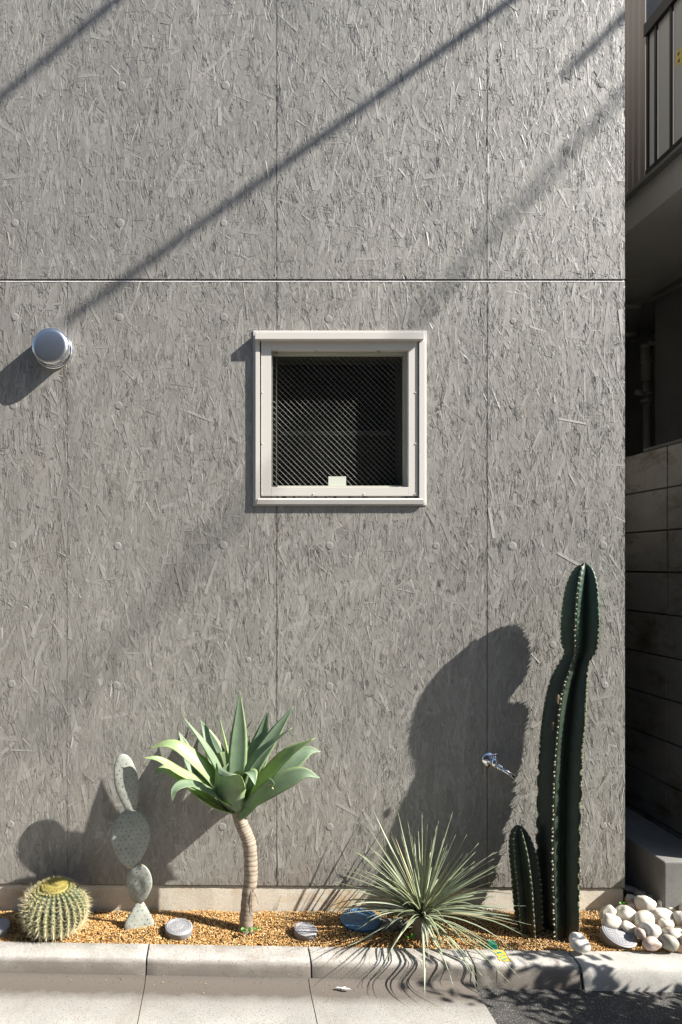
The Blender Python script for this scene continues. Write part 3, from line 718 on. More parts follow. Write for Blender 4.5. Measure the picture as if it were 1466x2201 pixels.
# ------------------------------------------------------------------ drain caps
def cap(px0, px1, pyb, label, tilt=(0, 0), mt='pvc', h=.03, Zc=None, mark=True):
    cx = (px0 + px1) / 2; b = G(cx, pyb, 0.0); z = b.y + CY; r = (px1 - px0) / 2 * z / F
    c = Vector((b.x, b.y + r * .95, 0.0)); ax = Vector((tilt[0], tilt[1], 1)).normalized()
    e = empty('utility_cover', c); tag(e, label, 'cover', 'round plastic caps set in the planting bed')
    mb = MB(); mb.lathe([(r * .93, -.03), (r * .97, h - .006), (r, h - .002), (r * .99, h), (r * .95, h + .0008)], c, ax, 40); mb.build('collar', M[mt], e)
    mb = MB(); pr = [(r * .94, h - .001)]
    for rr in (.9, .78): pr += [(r * rr, h + .0015), (r * (rr - .02), h + .003), (r * (rr - .05), h + .003), (r * (rr - .07), h + .0012)]
    pr += [(r * .3, h + .0018), (r * .26, h + .003), (r * .001, h + .003)]
    mb.lathe(pr, c, ax, 40, 0, False); mb.build('lid', M[mt], e)
    if mark:
        mb = MB(); q = Vector((0, 0, 1)).rotation_difference(ax)
        for rr in (.40, .52, .63):
            n = int(rr * 36)
            for i in range(n):
                a = 2 * math.pi * i / n
                if random.random() < .2: continue
                p = c + q @ Vector((r * rr * math.cos(a), r * rr * math.sin(a), h + .0012))
                mb.box(p.x - .0016, p.x + .0016, p.y - .0022, p.y + .0022, p.z - .001, p.z + .0016)
        tag(mb.build('embossing', M[mt], e), kind='stuff')
    return e
cap(-45, 14, 2019, 'grey drain cover cut off at the left edge beside the barrel cactus', (-.05, -.1))
cap(352, 413, 2021, 'grey drain cover between the prickly pear and the agave trunk', (.04, -.12))
cap(633, 684, 2024, 'smaller grey drain cover between agave trunk and blue cap', (.10, -.12))
cap(1309, 1381, 2037, 'tilted grey drain cover among the white pebbles', (.10, -.42), h=.034)
cap(738, 826, 2008, 'dark blue drain cover half hidden by the yucca leaves', (-.02, -.06), 'blue', h=.024, mark=False)

# ------------------------------------------------------------------ plants
def spline(pts, n):
    pts = [Vector(p) for p in pts]; P_ = [pts[0] * 2 - pts[1]] + pts + [pts[-1] * 2 - pts[-2]]; out = []
    segs = len(pts) - 1
    for i in range(n + 1):
        u = i / n * segs; k = min(int(u), segs - 1); t_ = u - k; a, b, c, d = P_[k:k + 4]
        out.append(.5 * ((2 * b) + (c - a) * t_ + (2 * a - 5 * b + 4 * c - d) * t_ ** 2 + (-a + 3 * b - 3 * c + d) * t_ ** 3))
    return out
def leaf(mb, pts, w, nrm, prof, thick=.003, chan=.18, n=14, across=5, twist=0.):
    """pts base -> tip; w full width; nrm = upper-face direction"""
    pts = spline(pts, n); vs = []; ks = []; fs = []; nrm = Vector(nrm)
    ss = np.linspace(-1, 1, across); m_ = 2 * across - 2
    for i, p in enumerate(pts):
        u = i / n
        t_ = (pts[min(i + 1, n)] - pts[max(i - 1, 0)]).normalized()
        side = t_.cross(nrm).normalized(); nn = side.cross(t_).normalized()
        if twist: q = Matrix.Rotation(twist * u, 3, t_); side = q @ side; nn = q @ nn
        ww = max(w * prof(u), .0006) / 2; th = thick * (1 - .75 * u)
        for s_ in ss: vs.append(p + side * ww * s_ + nn * (chan * ww * 2 * s_ * s_ + th * .5 * (1 - s_ * s_) * .6)); ks.append(abs(s_))
        for s_ in ss[-2:0:-1]: vs.append(p + side * ww * s_ * .98 + nn * (chan * ww * 2 * s_ * s_ - th * (1 - s_ * s_) - .0003)); ks.append(abs(s_) * .9)
    for i in range(n):
        for j in range(m_):
            j2 = (j + 1) % m_
            fs.append((i * m_ + j, (i + 1) * m_ + j, (i + 1) * m_ + j2, i * m_ + j2))
    fs.append(tuple(range(m_))); fs.append(tuple(n * m_ + j for j in range(m_))[::-1])
    mb.add(vs, fs, ks, True)

# --- agave -----------------------------------------------------------
def Z2(u, v): return 300 + u / 2.93, 1450 + v / 2.93
base = G(528, 2000); base.y = -.165
ag = empty('agave', base); tag(ag, 'tree-like agave with broad green leaves on a curved ringed trunk', 'agave')
tr_pts = [(527, 2012, -.172), (532, 1950, -.165), (539, 1880, -.158), (536, 1815, -.15), (521, 1775, -.142), (512, 1748, -.135), (509, 1735, -.13)]
tp_ = spline([P(*q) for q in tr_pts], 150); mb = MB(); rad = []; ks = []
for i in range(151):
    u = i / 150; r = .0285 - .002 * u + .004 * max(0, .08 - u) / .08
    ring = (i * .29 + 1.3 * noise.noise(Vector((i * .1, 0, 0)))) % 1
    rad.append(r * (1 + .05 * (1 - ring) - .02 + .03 * noise.noise(Vector((i * .13, 3, 0)))) if u > .05 else r)
    ks.append(.15 if ring > .72 else (.85 if u > .25 else .5))
mb.tube(tp_, rad, 22, ks)
for i_, v in enumerate(mb.v):
    mb.v[i_] = tuple(Vector(v) + noise.noise_vector(Vector(v) * 45) * .0024)
trunk = mb.build('trunk', M['trunk'], ag)
rt = MB(); rt.tube([P(543, 1912, -.19), P(550, 1925, -.20), P(556, 1945, -.20)], [.0015, .0012, .0006], 5); rt.tube([P(543, 1912, -.19), P(540, 1930, -.195), P(541, 1960, -.195), P(556, 1964, -.19), P(560, 1975, -.18)], [.0015, .0014, .001, .001, .0005], 5)
rt.build('dried_root', M['scar'], trunk)
lan = lambda u: (.5 + .5 * math.sin(min(1, u / .45) * math.pi / 2)) * (1 if u < .45 else max(0, math.cos((u - .45) / .55 * math.pi / 2)) ** 1.15)
nar = lambda u: (.7 + .3 * min(1, u / .3)) * (1 - u ** 2.2)
RB = (508, 1738)
def L(pts, w, dep, nrm=(0, -.7, .5), pf=lan, mt='agave', ch=.2, tw=0., th=.006):
    """pts in zoomed photo coords base->tip, dep = list of y"""
    mb = MB(); q = []
    for (u, v), y in zip(pts, dep):
        a, b = Z2(u, v); q.append(P(a, b, y))
    w *= 1.22; z = CY + dep[len(dep) // 2]
    leaf(mb, q, w / 2.93 * z / F, nrm, pf, th, ch, 18, 7, tw); return mb.build('leaf', M[mt], ag)
c0 = -.135
# back and upright leaves
L([(612, 840), (612, 620), (628, 350), (632, 92)], 98, [c0, c0 + .01, -.10, -.075], (-.1, -1, .1), ch=.12)
L([(560, 830), (520, 640), (450, 440), (382, 280)], 112, [c0, c0 + .03, -.055, -.03], (.35, -1, .25), ch=.15)
L([(560, 830), (500, 640), (400, 450), (267, 256)], 74, [c0, -.15, -.15, -.12], (.9, -.35, .55), ch=.25)
L([(600, 830), (585, 640), (545, 460), (505, 272)], 40, [c0, -.10, -.06, -.03], (.9, -.3, 0), ch=.3, pf=nar, mt='agave_pale')
L([(640, 840), (700, 610), (765, 400), (810, 214)], 92, [c0, -.10, -.06, -.025], (-.5, -1, .1), ch=.15)
L([(640, 840), (710, 610), (850, 380), (975, 193)], 84, [c0, -.13, -.10, -.07], (-.5, -1, .4), ch=.15)
L([(640, 840), (690, 610), (800, 470), (962, 333)], 70, [c0, -.19, -.22, -.23], (-.6, -.35, .8), ch=.28, mt='agave')
L([(640, 850), (690, 720), (770, 560), (832, 455)], 66, [c0, -.09, -.05, -.02], (-.5, -1, .2))
L([(600, 845), (640, 700), (685, 520), (690, 385)], 60, [c0, -.08, -.04, -.02], (-.2, -1, .1))
L([(590, 840), (565, 700), (535, 560), (520, 488)], 112, [c0, -.11, -.085, -.07], (0, -1, .35), mt='agave_pale', ch=.1, pf=lambda u: lan(u * .8))
# right group
L([(640, 860), (760, 700), (930, 510), (1107, 398)], 112, [c0, -.19, -.24, -.27], (-.55, -.5, .8), mt='agave_pale', ch=.12)
L([(640, 850), (780, 720), (960, 560), (1060, 482), (1145, 486)], 92, [c0, -.14, -.13, -.11, -.10], (-.2, -.9, .6), ch=.12)
L([(640, 850), (800, 740), (930, 660), (1040, 622), (1142, 655)], 96, [c0, -.17, -.19, -.20, -.20], (0, -.9, .6), ch=.1)
L([(615, 885), (690, 830), (760, 750), (838, 668)], 78, [c0 - .02, -.20, -.25, -.29], (-.4, -.9, .2), ch=.15, pf=lambda u: .9 * (1 - .4 * u * u))
# front
L([(612, 860), (570, 815), (566, 720), (545, 610), (512, 640)], 168, [c0 - .02, -.22, -.275, -.33, -.345], (0, -.35, 1), ch=.10, pf=lambda u: (.35 + .65 * math.sin(min(1, u / .5) * math.pi / 2)) * (1 if u < .6 else max(0, math.cos((u - .6) / .4 * math.pi / 2)) ** .6))
L([(625, 800), (640, 640), (700, 622), (728, 700)], 92, [c0, -.18, -.27, -.31], (.1, -.3, 1), ch=.15, pf=lambda u: lan(u) * 1.0)
# left group
L([(560, 840), (480, 680), (350, 540), (200, 440), (45, 468)], 92, [c0, -.16, -.18, -.19, -.18], (.3, -.75, .8), ch=.12, mt='agave_pale')
L([(560, 845), (420, 730), (320, 560), (280, 440), (247, 358)], 74, [c0, -.10, -.065, -.045, -.03], (.6, -.9, .3), ch=.15)
L([(560, 850), (460, 740), (400, 640), (385, 545)], 90, [c0, -.11, -.08, -.05], (.5, -1, .3), ch=.12)
L([(560, 860), (400, 700), (240, 610), (120, 535), (18, 524)], 62, [c0, -.20, -.25, -.28, -.29], (.2, -.6, 1), ch=.15, mt='agave_pale')
L([(570, 865), (460, 790), (300, 680), (160, 598), (82, 632)], 82, [c0, -.19, -.22, -.24, -.25], (.2, -.6, 1), ch=.14, mt='agave_pale')
L([(590, 865), (440, 730), (300, 690), (220, 725), (205, 806)], 66, [c0 - .01, -.24, -.32, -.36, -.37], (.1, -.5, 1), ch=.12)
L([(595, 872), (480, 840), (380, 780), (285, 708)], 46, [c0 - .01, -.20, -.24, -.27], (.1, -.4, 1), ch=.2, mt='agave_pale')
L([(600, 860), (530, 800), (440, 740), (340, 712)], 70, [c0, -.23, -.29, -.33], (.1, -.5, 1), ch=.12)
L([(600, 855), (660, 780), (740, 700), (782, 560)], 66, [c0, -.12, -.12, -.10], (-.6, -.9, .3), ch=.15)
L([(600, 850), (520, 700), (500, 640), (560, 560)], 60, [c0, -.16, -.18, -.17], (.4, -.9, .3), ch=.15)
for (u_, v_, y_, dx_, dz_) in ((45, 468, -.18, -.010, .001), (18, 524, -.29, -.011, .0005), (975, 193, -.07, .004, .010), (632, 92, -.075, .0, .011), (267, 256, -.12, -.004, .010), (1142, 655, -.20, .010, -.004)):
    a_, b_ = Z2(u_, v_); q = P(a_, b_, y_); mb = MB(); mb.tube([q - Vector((dx_, 0, dz_)) * .4, q, q + Vector((dx_, 0, dz_))], [.0016, .0012, .0003], 5); mb.build('dry_tip', M['scar'], ag)
tb = MB()
a_, b_ = Z2(822, 700); q = P(a_, b_, -.292)
for k_ in range(5):
    dd = Vector((random.uniform(-.6, 1), random.uniform(-1, 0), random.uniform(-.8, 1))).normalized()
    leaf(tb, [q, q + dd * .008, q + dd * .016 + Vector((.002, 0, -.003))], .009, (-dd.z, -1, dd.x), lambda u: 1 - .6 * u, .001, .2, 4, 3)
tb.build('broken_tip', M['yucca_dry'], ag)

# --- prickly pear ----------------------------------------------------
pb = G(299, 1993); pb.y = -.14
pr_ = empty('prickly_pear', pb); tag(pr_, 'grey-green prickly pear of four flat stacked pads', 'cactus')
def pad(cx, cy, hw, hh, y, tilt=0., yaw=0., lean=0., egg=.25, kb_=1., kt=0., thick=.012, seed=0, low=None, sunk=False):
    c = P(cx, cy, y); z = CY + y; a = hw * z / F; b = hh * z / F
    Mr = Matrix.Rotation(tilt, 3, 'Y') @ Matrix.Rotation(lean, 3, 'X') @ Matrix.Rotation(yaw, 3, 'Z')
    mb = MB(); nu, nv = 44, 30; vs = []; ks = []; fs = []
    def sf(th, ph):
        # th around outline, ph across thickness
        x = math.cos(th); zz = math.sin(th); e = 1 - egg * (-zz if zz < 0 else zz * -.25)
        if low: e = low(zz)
        return x * a * e, zz * b
    for i in range(nv + 1):
        t_ = i / nv * 2 - 1; cf = max(1e-4, 1 - abs(t_) ** 1.6); yf = math.copysign(math.sqrt(max(0, 1 - cf ** 2.67)), t_)
        for j in range(nu):
            th = 2 * math.pi * j / nu; X, Z_ = sf(th, 0)
            wob = 1 + .02 * noise.noise(Vector((math.cos(th) * 2, math.sin(th) * 2, seed)))
            p = Vector((X * cf * wob, thick * yf * (1 + .2 * noise.noise(Vector((X * cf * 30, Z_ * cf * 30, seed)))) + .12 * thick * math.sin(3 * X * cf / a + seed), Z_ * cf * wob))
            vs.append(c + Mr @ p); u = Z_ * cf / b
            ks.append(max(kb_ * max(0, (-u - .72) / .28), kt * max(0, (u - .8) / .2)))
    for i in range(nv):
        for j in range(nu):
            j2 = (j + 1) % nu; fs.append((i * nu + j, i * nu + j2, (i + 1) * nu + j2, (i + 1) * nu + j))
    mb.add(vs, fs, ks, True); o = mb.build('pad', M['pad'], pr_)
    sp = MB()
    for i in range(-5, 6):
        for j in range(-6, 7):
            x = (i + (.5 if j % 2 else 0) + random.uniform(-.12, .12)) * .021; zz = (j + random.uniform(-.12, .12)) * .018
            if abs(zz / b) > .92: continue
            X, _ = sf(math.asin(max(-1, min(1, zz / b))), 0); e = abs(X) if True else 0
            if abs(x) > e * .93 + .0001: continue
            rr = math.sqrt((x / max(e, 1e-4)) ** 2 * (1 - (zz / b) ** 2) + (zz / b) ** 2)
            yy = -thick * math.sqrt(max(0, 1 - min(1, rr) ** (2 / .75)))
            yy += .12 * thick * math.sin(3 * x / a + seed) 
            for sgn in (1, ):
                p = c + Mr @ Vector((x, yy - .0002, zz)); r = random.uniform(.0014, .0024)
                rock(sp, p, r, r * .8, r, seed=i, nu=6, nv=4, amp=0)
    tag(sp.build('areoles', M['spot'], o), kind='stuff')
pad(299, 1985, 36, 52, -.145, .03, .3, -.1, low=lambda z: .93 if z < 0 else .93 - .62 * z, kb_=0, kt=1., seed=1, thick=.014)
pad(299, 1901, 29, 45, -.142, .10, -.2, .05, egg=.3, kt=1., seed=2)
pad(281, 1803, 42, 63, -.135, -.02, .25, -.05, egg=.33, kt=.7, seed=3, thick=.014)
pad(273, 1687, 26, 69, -.128, -.16, .35, .05, egg=.35, kt=0, kb_=.8, seed=4)

# --- barrel cactus ---------------------------------------------------
bc = P(120, 2000, -.165); bc.z = 0
ba = empty('barrel_cactus', bc); tag(ba, 'round barrel cactus with golden spines and a yellow crown', 'cactus')
NR = 27; Rb = .128; Hb = .190; tl_ = Matrix.Rotation(R(5), 3, 'X')
def bprof(t):   # t 0 bottom .. 1 crown centre  -> radius, height
    a = -.95 + t * (math.pi / 2 + .95)
    r = Rb * max(0, math.cos(a)) ** .72; z = .095 + (Hb - .095) * math.sin(a) * (1 if a > 0 else .95)
    return r, z
def bpt(t, th, out=0.):
    r, z = bprof(t); rb = .5 + .5 * math.cos(NR * th); dep = .16 * min(1, (1 - t) * 3)
    rr = r * (1 - dep + dep * rb ** .8)
    return bc + tl_ @ Vector((rr * math.cos(th), rr * math.sin(th), z)), rb
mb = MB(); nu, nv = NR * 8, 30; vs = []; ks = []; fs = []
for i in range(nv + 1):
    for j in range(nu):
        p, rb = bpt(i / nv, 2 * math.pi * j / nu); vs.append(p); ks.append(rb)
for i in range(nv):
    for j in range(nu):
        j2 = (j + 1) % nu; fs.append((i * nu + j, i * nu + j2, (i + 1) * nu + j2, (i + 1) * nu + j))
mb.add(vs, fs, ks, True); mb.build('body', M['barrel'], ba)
sp = MB(); fe = MB()
for ri in range(NR):
    th = 2 * math.pi * ri / NR; na = 15
    for q in range(na):
        t_ = .10 + .80 * (q + random.uniform(-.15, .15)) / (na - 1)
        p, _ = bpt(t_, th); p2, _ = bpt(min(t_ + .02, 1), th)
        tan = (p2 - p).normalized(); rad_ = (p - (bc + Vector((0, 0, .09)))).normalized()
        nrm = (rad_ - tan * rad_.dot(tan)).normalized(); side = tan.cross(nrm)
        if math.sin(th) > .45 and t_ < .7: continue
        rock(fe, p + nrm * .0005, .0035, .0035, .003, nu=6, nv=4, amp=0)
        young = max(0, (t_ - .72) / .2); ns = 10 if t_ < .7 else 14
        for s_ in range(ns):
            if s_ < 3: d = nrm + tan * random.uniform(-.5, .5) + side * random.uniform(-.4, .4); Ls = random.uniform(.022, .036)
            else:
                a_ = 2 * math.pi * s_ / (ns - 3) + random.uniform(-.3, .3); d = nrm * .45 + tan * math.cos(a_) + side * math.sin(a_); Ls = random.uniform(.016, .029)
            if young > 0: d = d.normalized() + Vector((0, 0, .35)) ; Ls *= .55
            d.normalize(); r = .00085; u_ = d.orthogonal().normalized(); v_ = d.cross(u_)
            tip = p + d * Ls + tan * random.uniform(-.003, .001); r *= random.uniform(.7, 1.1)
            sp.add([p + u_ * r, p - u_ * r * .5 + v_ * r * .87, p - u_ * r * .5 - v_ * r * .87, tip], [(0, 1, 3), (1, 2, 3), (2, 0, 3)], min(1, random.uniform(0, .35) + young * .7))
for i in range(900):
    a_ = random.uniform(0, 6.28); r_ = .052 * math.sqrt(random.random()); p = bc + tl_ @ Vector((r_ * math.cos(a_), r_ * math.sin(a_), bprof(.97)[1] + .015 - 5.5 * r_ * r_))
    d = Vector((random.uniform(-.5, .5), random.uniform(-.5, .5), 1)).normalized(); u_ = d.orthogonal().normalized(); v_ = d.cross(u_); r = .0009
    sp.add([p + u_ * r, p - u_ * r * .5 + v_ * r * .87, p - u_ * r * .5 - v_ * r * .87, p + d * random.uniform(.008, .016)], [(0, 1, 3), (1, 2, 3), (2, 0, 3)], random.uniform(.8, 1))
tag(sp.build('spines', M['spine'], ba), kind='stuff'); tag(fe.build('areoles', M['wool'], ba), kind='stuff')
wo = MB(); wo.lathe([(.058, -.012), (.052, .002), (.036, .012), (.017, .017), (.001, .018)], bc + tl_ @ Vector((0, 0, bprof(.97)[1] - .002)), tl_ @ Vector((0, 0, 1)), 24); wo.build('crown_wool', M['wool'], ba)

# --- column cacti ----------------------------------------------------
def column(name, label, axis, ribs, phase, depth, step, group, scars=(), ell=1.25):
    """axis: list of (px, py, y, half width px)"""
    A = [P(a[0], a[1], a[2]) for a in axis]; n = 190
    sp_ = spline(A, n); Rr = spline([Vector((a[3] * (CY + a[2]) / F, 0, 0)) for a in axis], n)
    e = empty(name, Vector((A[0].x, A[0].y, 0))); tag(e, label, 'cactus', group)
    per = 14; nu = ribs * per; vs = []; ks = []; fs = []; arc = 0; dist = [0]
    for i in range(1, n + 1): arc += (sp_[i] - sp_[i - 1]).length; dist.append(arc)
    cre = [[] for _ in range(ribs)]
    for i in range(n + 1):
        t_ = (sp_[min(i + 1, n)] - sp_[max(i - 1, 0)]).normalized()
        sx_ = Vector((1, 0, 0)); sx_ = (sx_ - t_ * sx_.dot(t_)).normalized(); sy_ = t_.cross(sx_)
        r = max(Rr[i].x, .002)
        for j in range(nu):
            a = 2 * math.pi * j / nu; f = (j % per) / per; f = min(f, 1 - f) * 2    # 0 crest .. 1 valley
            bul = math.sin(math.pi * ((dist[i] / step + (j // per) * .37) % 1))
            prof_ = (1 - depth) + depth * (1 - f) ** 1.25
            if f < .45: prof_ *= 1 + .14 * (bul ** .55 - .7) * (1 - f / .45)
            rr = r * prof_ * (1 + .03 * noise.noise(Vector((a * 2, dist[i] * 8, ribs))))
            vs.append(sp_[i] + (sx_ * math.cos(a + phase) + sy_ * math.sin(a + phase) * ell) * rr)
            ks.append(max(0, 1 - f * 2.4))
    for i in range(n):
        for j in range(nu):
            j2 = (j + 1) % nu; fs.append((i * nu + j, i * nu + j2, (i + 1) * nu + j2, (i + 1) * nu + j))
    fs.append(tuple(n * nu + j for j in range(nu)))
    mb = MB(); mb.add(vs, fs, ks, True); o = mb.build('stem', M['cereus'], e)
    fe = MB()
    for rb_ in range(ribs):
        q = -(rb_ * .37); 
        d_ = (math.ceil(0 + rb_ * .37) - rb_ * .37) * step
        while d_ < arc - .004:
            i = min(range(n + 1), key=lambda k: abs(dist[k] - d_)); t_ = (sp_[min(i + 1, n)] - sp_[max(i - 1, 0)]).normalized()
            v = Vector(vs[i * nu + rb_ * per]); o_ = (v - sp_[i]).normalized()
            rock(fe, v + o_ * .0002, .0021, .0021, .0030, nu=6, nv=4, amp=.2, seed=i)
            for s_ in range(7):
                d = (o_ + Vector((random.uniform(-.6, .6), random.uniform(-.6, .6), random.uniform(-.6, .6)))).normalized(); u_ = d.orthogonal() * .0005; w_ = d.cross(u_)
                fe.add([v + u_, v - u_ * .5 + w_, v - u_ * .5 - w_, v + d * .010], [(0, 1, 3), (1, 2, 3), (2, 0, 3)])
            d_ += step
    tag(fe.build('areoles', M['felt'], e), kind='stuff')
    for (px, py, y, r1, r2) in scars:
        mb = MB(); rock(mb, P(px, py, y), r1, .006, r2, seed=px, amp=.3); mb.build('scar', M['scar'], e)
    return e
column('column_cactus', 'tall dark green ribbed column cactus with a waisted upper segment',
       [(1206, 2050, -.20, 34), (1206, 1990, -.195, 39), (1204, 1900, -.185, 42), (1204, 1780, -.17, 44), (1208, 1650, -.155, 44), (1214, 1560, -.145, 43), (1224, 1480, -.135, 38), (1236, 1432, -.144, 29), (1243, 1412, -.145, 27), (1248, 1385, -.146, 36), (1250, 1330, -.147, 38), (1253, 1265, -.147, 32), (1256, 1225, -.147, 19), (1257, 1210, -.147, 2)],
       5, -1.15, .66, .0215, 'column cacti at the right end of the bed', scars=[(1199, 1503, -.215, .006, .018), (1188, 1560, -.20, .004, .02), (1246, 1880, -.235, .004, .012)])
column('column_cactus', 'short column cactus left of the tall one',
       [(1140, 2022, -.185, 25), (1136, 1970, -.18, 27), (1131, 1900, -.175, 28), (1124, 1840, -.17, 27), (1118, 1800, -.165, 21), (1116, 1780, -.163, 11), (1116, 1774, -.163, 2)],
       6, -.6, .5, .0215, 'column cacti at the right end of the bed')

# --- yucca -----------------------------------------------------------
yc = P(906, 1972, -.225)
yu = empty('yucca', Vector((yc.x, yc.y, 0))); tag(yu, 'spiky grey-green yucca with a ball of narrow leaves', 'yucca')
mb = MB(); mb.tube([Vector((yc.x, yc.y, -.03)), Vector((yc.x, yc.y, .03)), yc + Vector((0, 0, -.0)), yc + Vector((0, -.0, .03))], [.035, .032, .03, .012], 16, .3); mb.build('trunk', M['trunk'], yu)
random.seed(21); cnt = 0; ga = math.pi * (3 - math.sqrt(5)); NL = 190
for i in range(NL):
    u = (i + .5) / NL; el = math.asin(max(-1, min(1, -.36 + 1.36 * u ** .85))); az = i * ga + random.uniform(-.2, .2); el += random.uniform(-.08, .08)
    el = min(el, 1.5)
    d = Vector((math.cos(el) * math.cos(az), math.cos(el) * math.sin(az), math.sin(el)))
    Ll = random.uniform(.29, .42) * (1 if el > 0 else .92)
    if el > .9: Ll *= .86
    if d.x < -.45 and abs(d.z) < .30 and random.random() < .6: continue
    if d.y > 0: 
        d.y *= .5; d.normalize()
    if yc.y + d.y * Ll > -.012: d.y = (-.012 - yc.y) / Ll; d.normalize()
    if d.z < -.05 and d.y > -.2: d.z = random.uniform(-.05, .12); d.normalize()
    if d.z < 0 and (d.y > -.55): d.z *= .35; d.normalize()
    s0 = yc + Vector((d.x * .018, d.y * .018, .012 + .02 * d.z))
    droop = random.uniform(.02, .09) * (1.3 - d.z)
    if d.z > .75: droop *= .3
    q = [s0, s0 + d * Ll * .35 + Vector((0, 0, .004)), s0 + d * Ll * .7 - Vector((0, 0, droop * .3)), s0 + d * Ll - Vector((0, 0, droop))]
    # keep the tips above bed and kerb
    for k_ in range(len(q)):
        v = q[k_]
        fl = .006 if v.y > kb(v.x) else (.018 if v.y > kb(v.x) - .12 else -.05)
        if v.z < fl: v.z = fl + random.uniform(0, .01)
        if v.y > -.008: v.y = -.008
    up = Vector((0, 0, 1)) if abs(d.z) < .9 else Vector((random.uniform(-1, 1), random.uniform(-1, 1), 0))
    nn = up - d * d.dot(up) + Vector((random.uniform(-.3, .3), random.uniform(-.4, .1), 0))
    mb = MB(); leaf(mb, q, random.uniform(.0075, .0125), nn, lambda u: (.75 + .25 * min(1, u / .3)) * (1 - u ** 1.9), .0018, .18, 9, 3, random.uniform(-.5, .5))
    q_ = random.random(); mb.build('leaf', M['yucca_pale'] if q_ > .6 else (M['yucca'] if q_ > .04 else M['yucca_dry']), yu)
random.seed(5)
# --- little weeds ----------------------------------------------------
def weed(px, py, y, s, n, label):
    c = P(px, py, y); e = empty('weed', c); tag(e, label, 'weed', 'small green weeds in the bed')
    for i in range(n):
        a = 2 * math.pi * i / n + random.uniform(-.4, .4); d = Vector((math.cos(a), -abs(math.sin(a)) * .6, random.uniform(.2, .9))).normalized()
        mb = MB(); leaf(mb, [c, c + d * s * .4, c + d * s * .8 + Vector((0, 0, -.001)), c + d * s * 1.1 + Vector((0, 0, -.004))], s * .75, (-.3, -.7, 1), lambda u: (.12 if u < .35 else math.sin((u - .35) / .65 * math.pi) ** .6), .0006, .1, 10, 5)
        mb.build('leaf', M['weed'], e)
weed(529, 2004, -.22, .026, 4, 'small round-leaved green weed at the foot of the agave trunk')
weed(552, 1998, -.20, .016, 4, 'tiny pale green sprout just right of the agave trunk')
weed(880, 2014, -.27, .020, 5, 'tiny green weed under the yucca leaves')
weed(1338, 1945, -.04, .018, 4, 'small green weed by the corner of the house on the pebbles')
weed(1425, 2004, -.20, .014, 3, 'tiny green sprout between pebbles right of the tilted cap')
weed(1396, 1912, .12, .024, 4, 'shaded green weed in front of the concrete ledge')

# ------------------------------------------------------------------ pebbles
def Z4(u, v): return 1180 + u / 5.126, 1850 + v / 5.126
PB = [  # u, v, half w, half h, tilt, tone, label
 (903, 425, 62, 56, 0, .85, 'small cream pebble against the house corner'),
 (1062, 490, 112, 98, .5, .88, 'largest boxy cream pebble of the pile'),
 (1205, 405, 96, 78, .2, .72, 'upper cream pebble in front of the ledge'),
 (1385, 402, 82, 40, .1, .62, 'flat beige pebble at the top right of the pile'),
 (1322, 502, 122, 66, .25, .92, 'long white pebble with a shiny end on the upper right'),
 (1245, 608, 135, 76, .15, .85, 'wide cream pebble with a dimple in the middle of the pile'),
 (848, 597, 115, 92, .3, .8, 'rounded cream pebble under the small weed'),
 (650, 590, 98, 78, -.7, .72, 'leaning oval pebble at the left end of the pile'),
 (700, 678, 118, 80, .25, .84, 'leftmost big cream pebble resting on the gravel'),
 (1042, 645, 88, 104, .9, .8, 'upright oval cream pebble in the centre of the pile'),
 (1132, 772, 108, 84, .35, .95, 'white pebble touching the right rim of the tilted cap'),
 (1283, 702, 74, 66, .2, .8, 'round cream pebble tucked below the dimpled one'),
 (872, 732, 92, 56, .4, .68, 'low pebble just behind the tilted cap'),
 (1450, 640, 66, 88, .0, .9, 'white pebble cut by the right picture edge'),
 (1362, 822, 100, 72, .4, .3, 'grey pebble behind the greenish one'),
 (1318, 900, 98, 84, .5, .22, 'grey-green pebble at the kerb'),
 (1130, 915, 98, 64, 0, .45, 'pinkish pebble against the kerb beside the cap'),
 (1012, 805, 62, 56, .5, .47, 'brownish pebble wedged between the cap and white pebble'),
 (1445, 772, 62, 34, .1, .9, 'thin white slab-like pebble near the right edge'),
 (905, 325, 100, 36, .15, .3, 'dark shaded flat pebble behind the corner'),
 (1030, 378, 92, 44, .2, .35, 'shaded grey pebble behind the boxy one'),
 (1462, 450, 42, 56, 0, .5, 'pinkish pebble near the top right edge'),
 (1225, 520, 62, 38, .2, .7, 'small pebble squeezed under the long white one'),
 (1360, 672, 34, 44, -.2, .68, 'tiny chip-like beige pebble beside the round one'),
 (920, 510, 62, 44, .2, .4, 'shaded small pebble left of the boxy one'),
 (1490, 880, 52, 54, 0, .55, 'beige pebble half out of frame at the kerb'),
 (345, 925, 112, 76, .1, 1., 'white pebble at the foot of the tall cactus'),
 (318, 880, 92, 84, .3, .95, 'white pebble behind the one at the cactus foot'),
 (1560, 560, 110, 80, .2, .8, 'pebble beyond the right picture edge at the back'),
 (1590, 740, 110, 84, .2, .85, 'pebble beyond the right picture edge in the middle'),
 (1600, 900, 100, 80, .1, .7, 'pebble beyond the right picture edge at the kerb')]
for i, (u, v, hw, hh, tl2, tone, lab) in enumerate(PB):
    px, pyb = Z4(u, v + hh * .9)
    zz = min(CY + .14, 1.47 * F / (pyb - 1215)); y = zz - CY
    _, pyc = Z4(u, v); s_ = 1 / 5.126 * zz / F
    rx, rz = hw * s_, hh * s_; ry = (rx + rz) * .5
    c = P(px, pyc, y + ry * .25)
    mb = MB(); rock(mb, c, rx * .97, ry * .88, rz * .97, random.uniform(-.1, .1), tl2, i * 7 + 3, tone, .07 if i in (26, 27) else .2)
    o = mb.build('pebble', M['pebble']); tag(o, lab, 'pebble', 'pale pebbles heaped at the house corner')
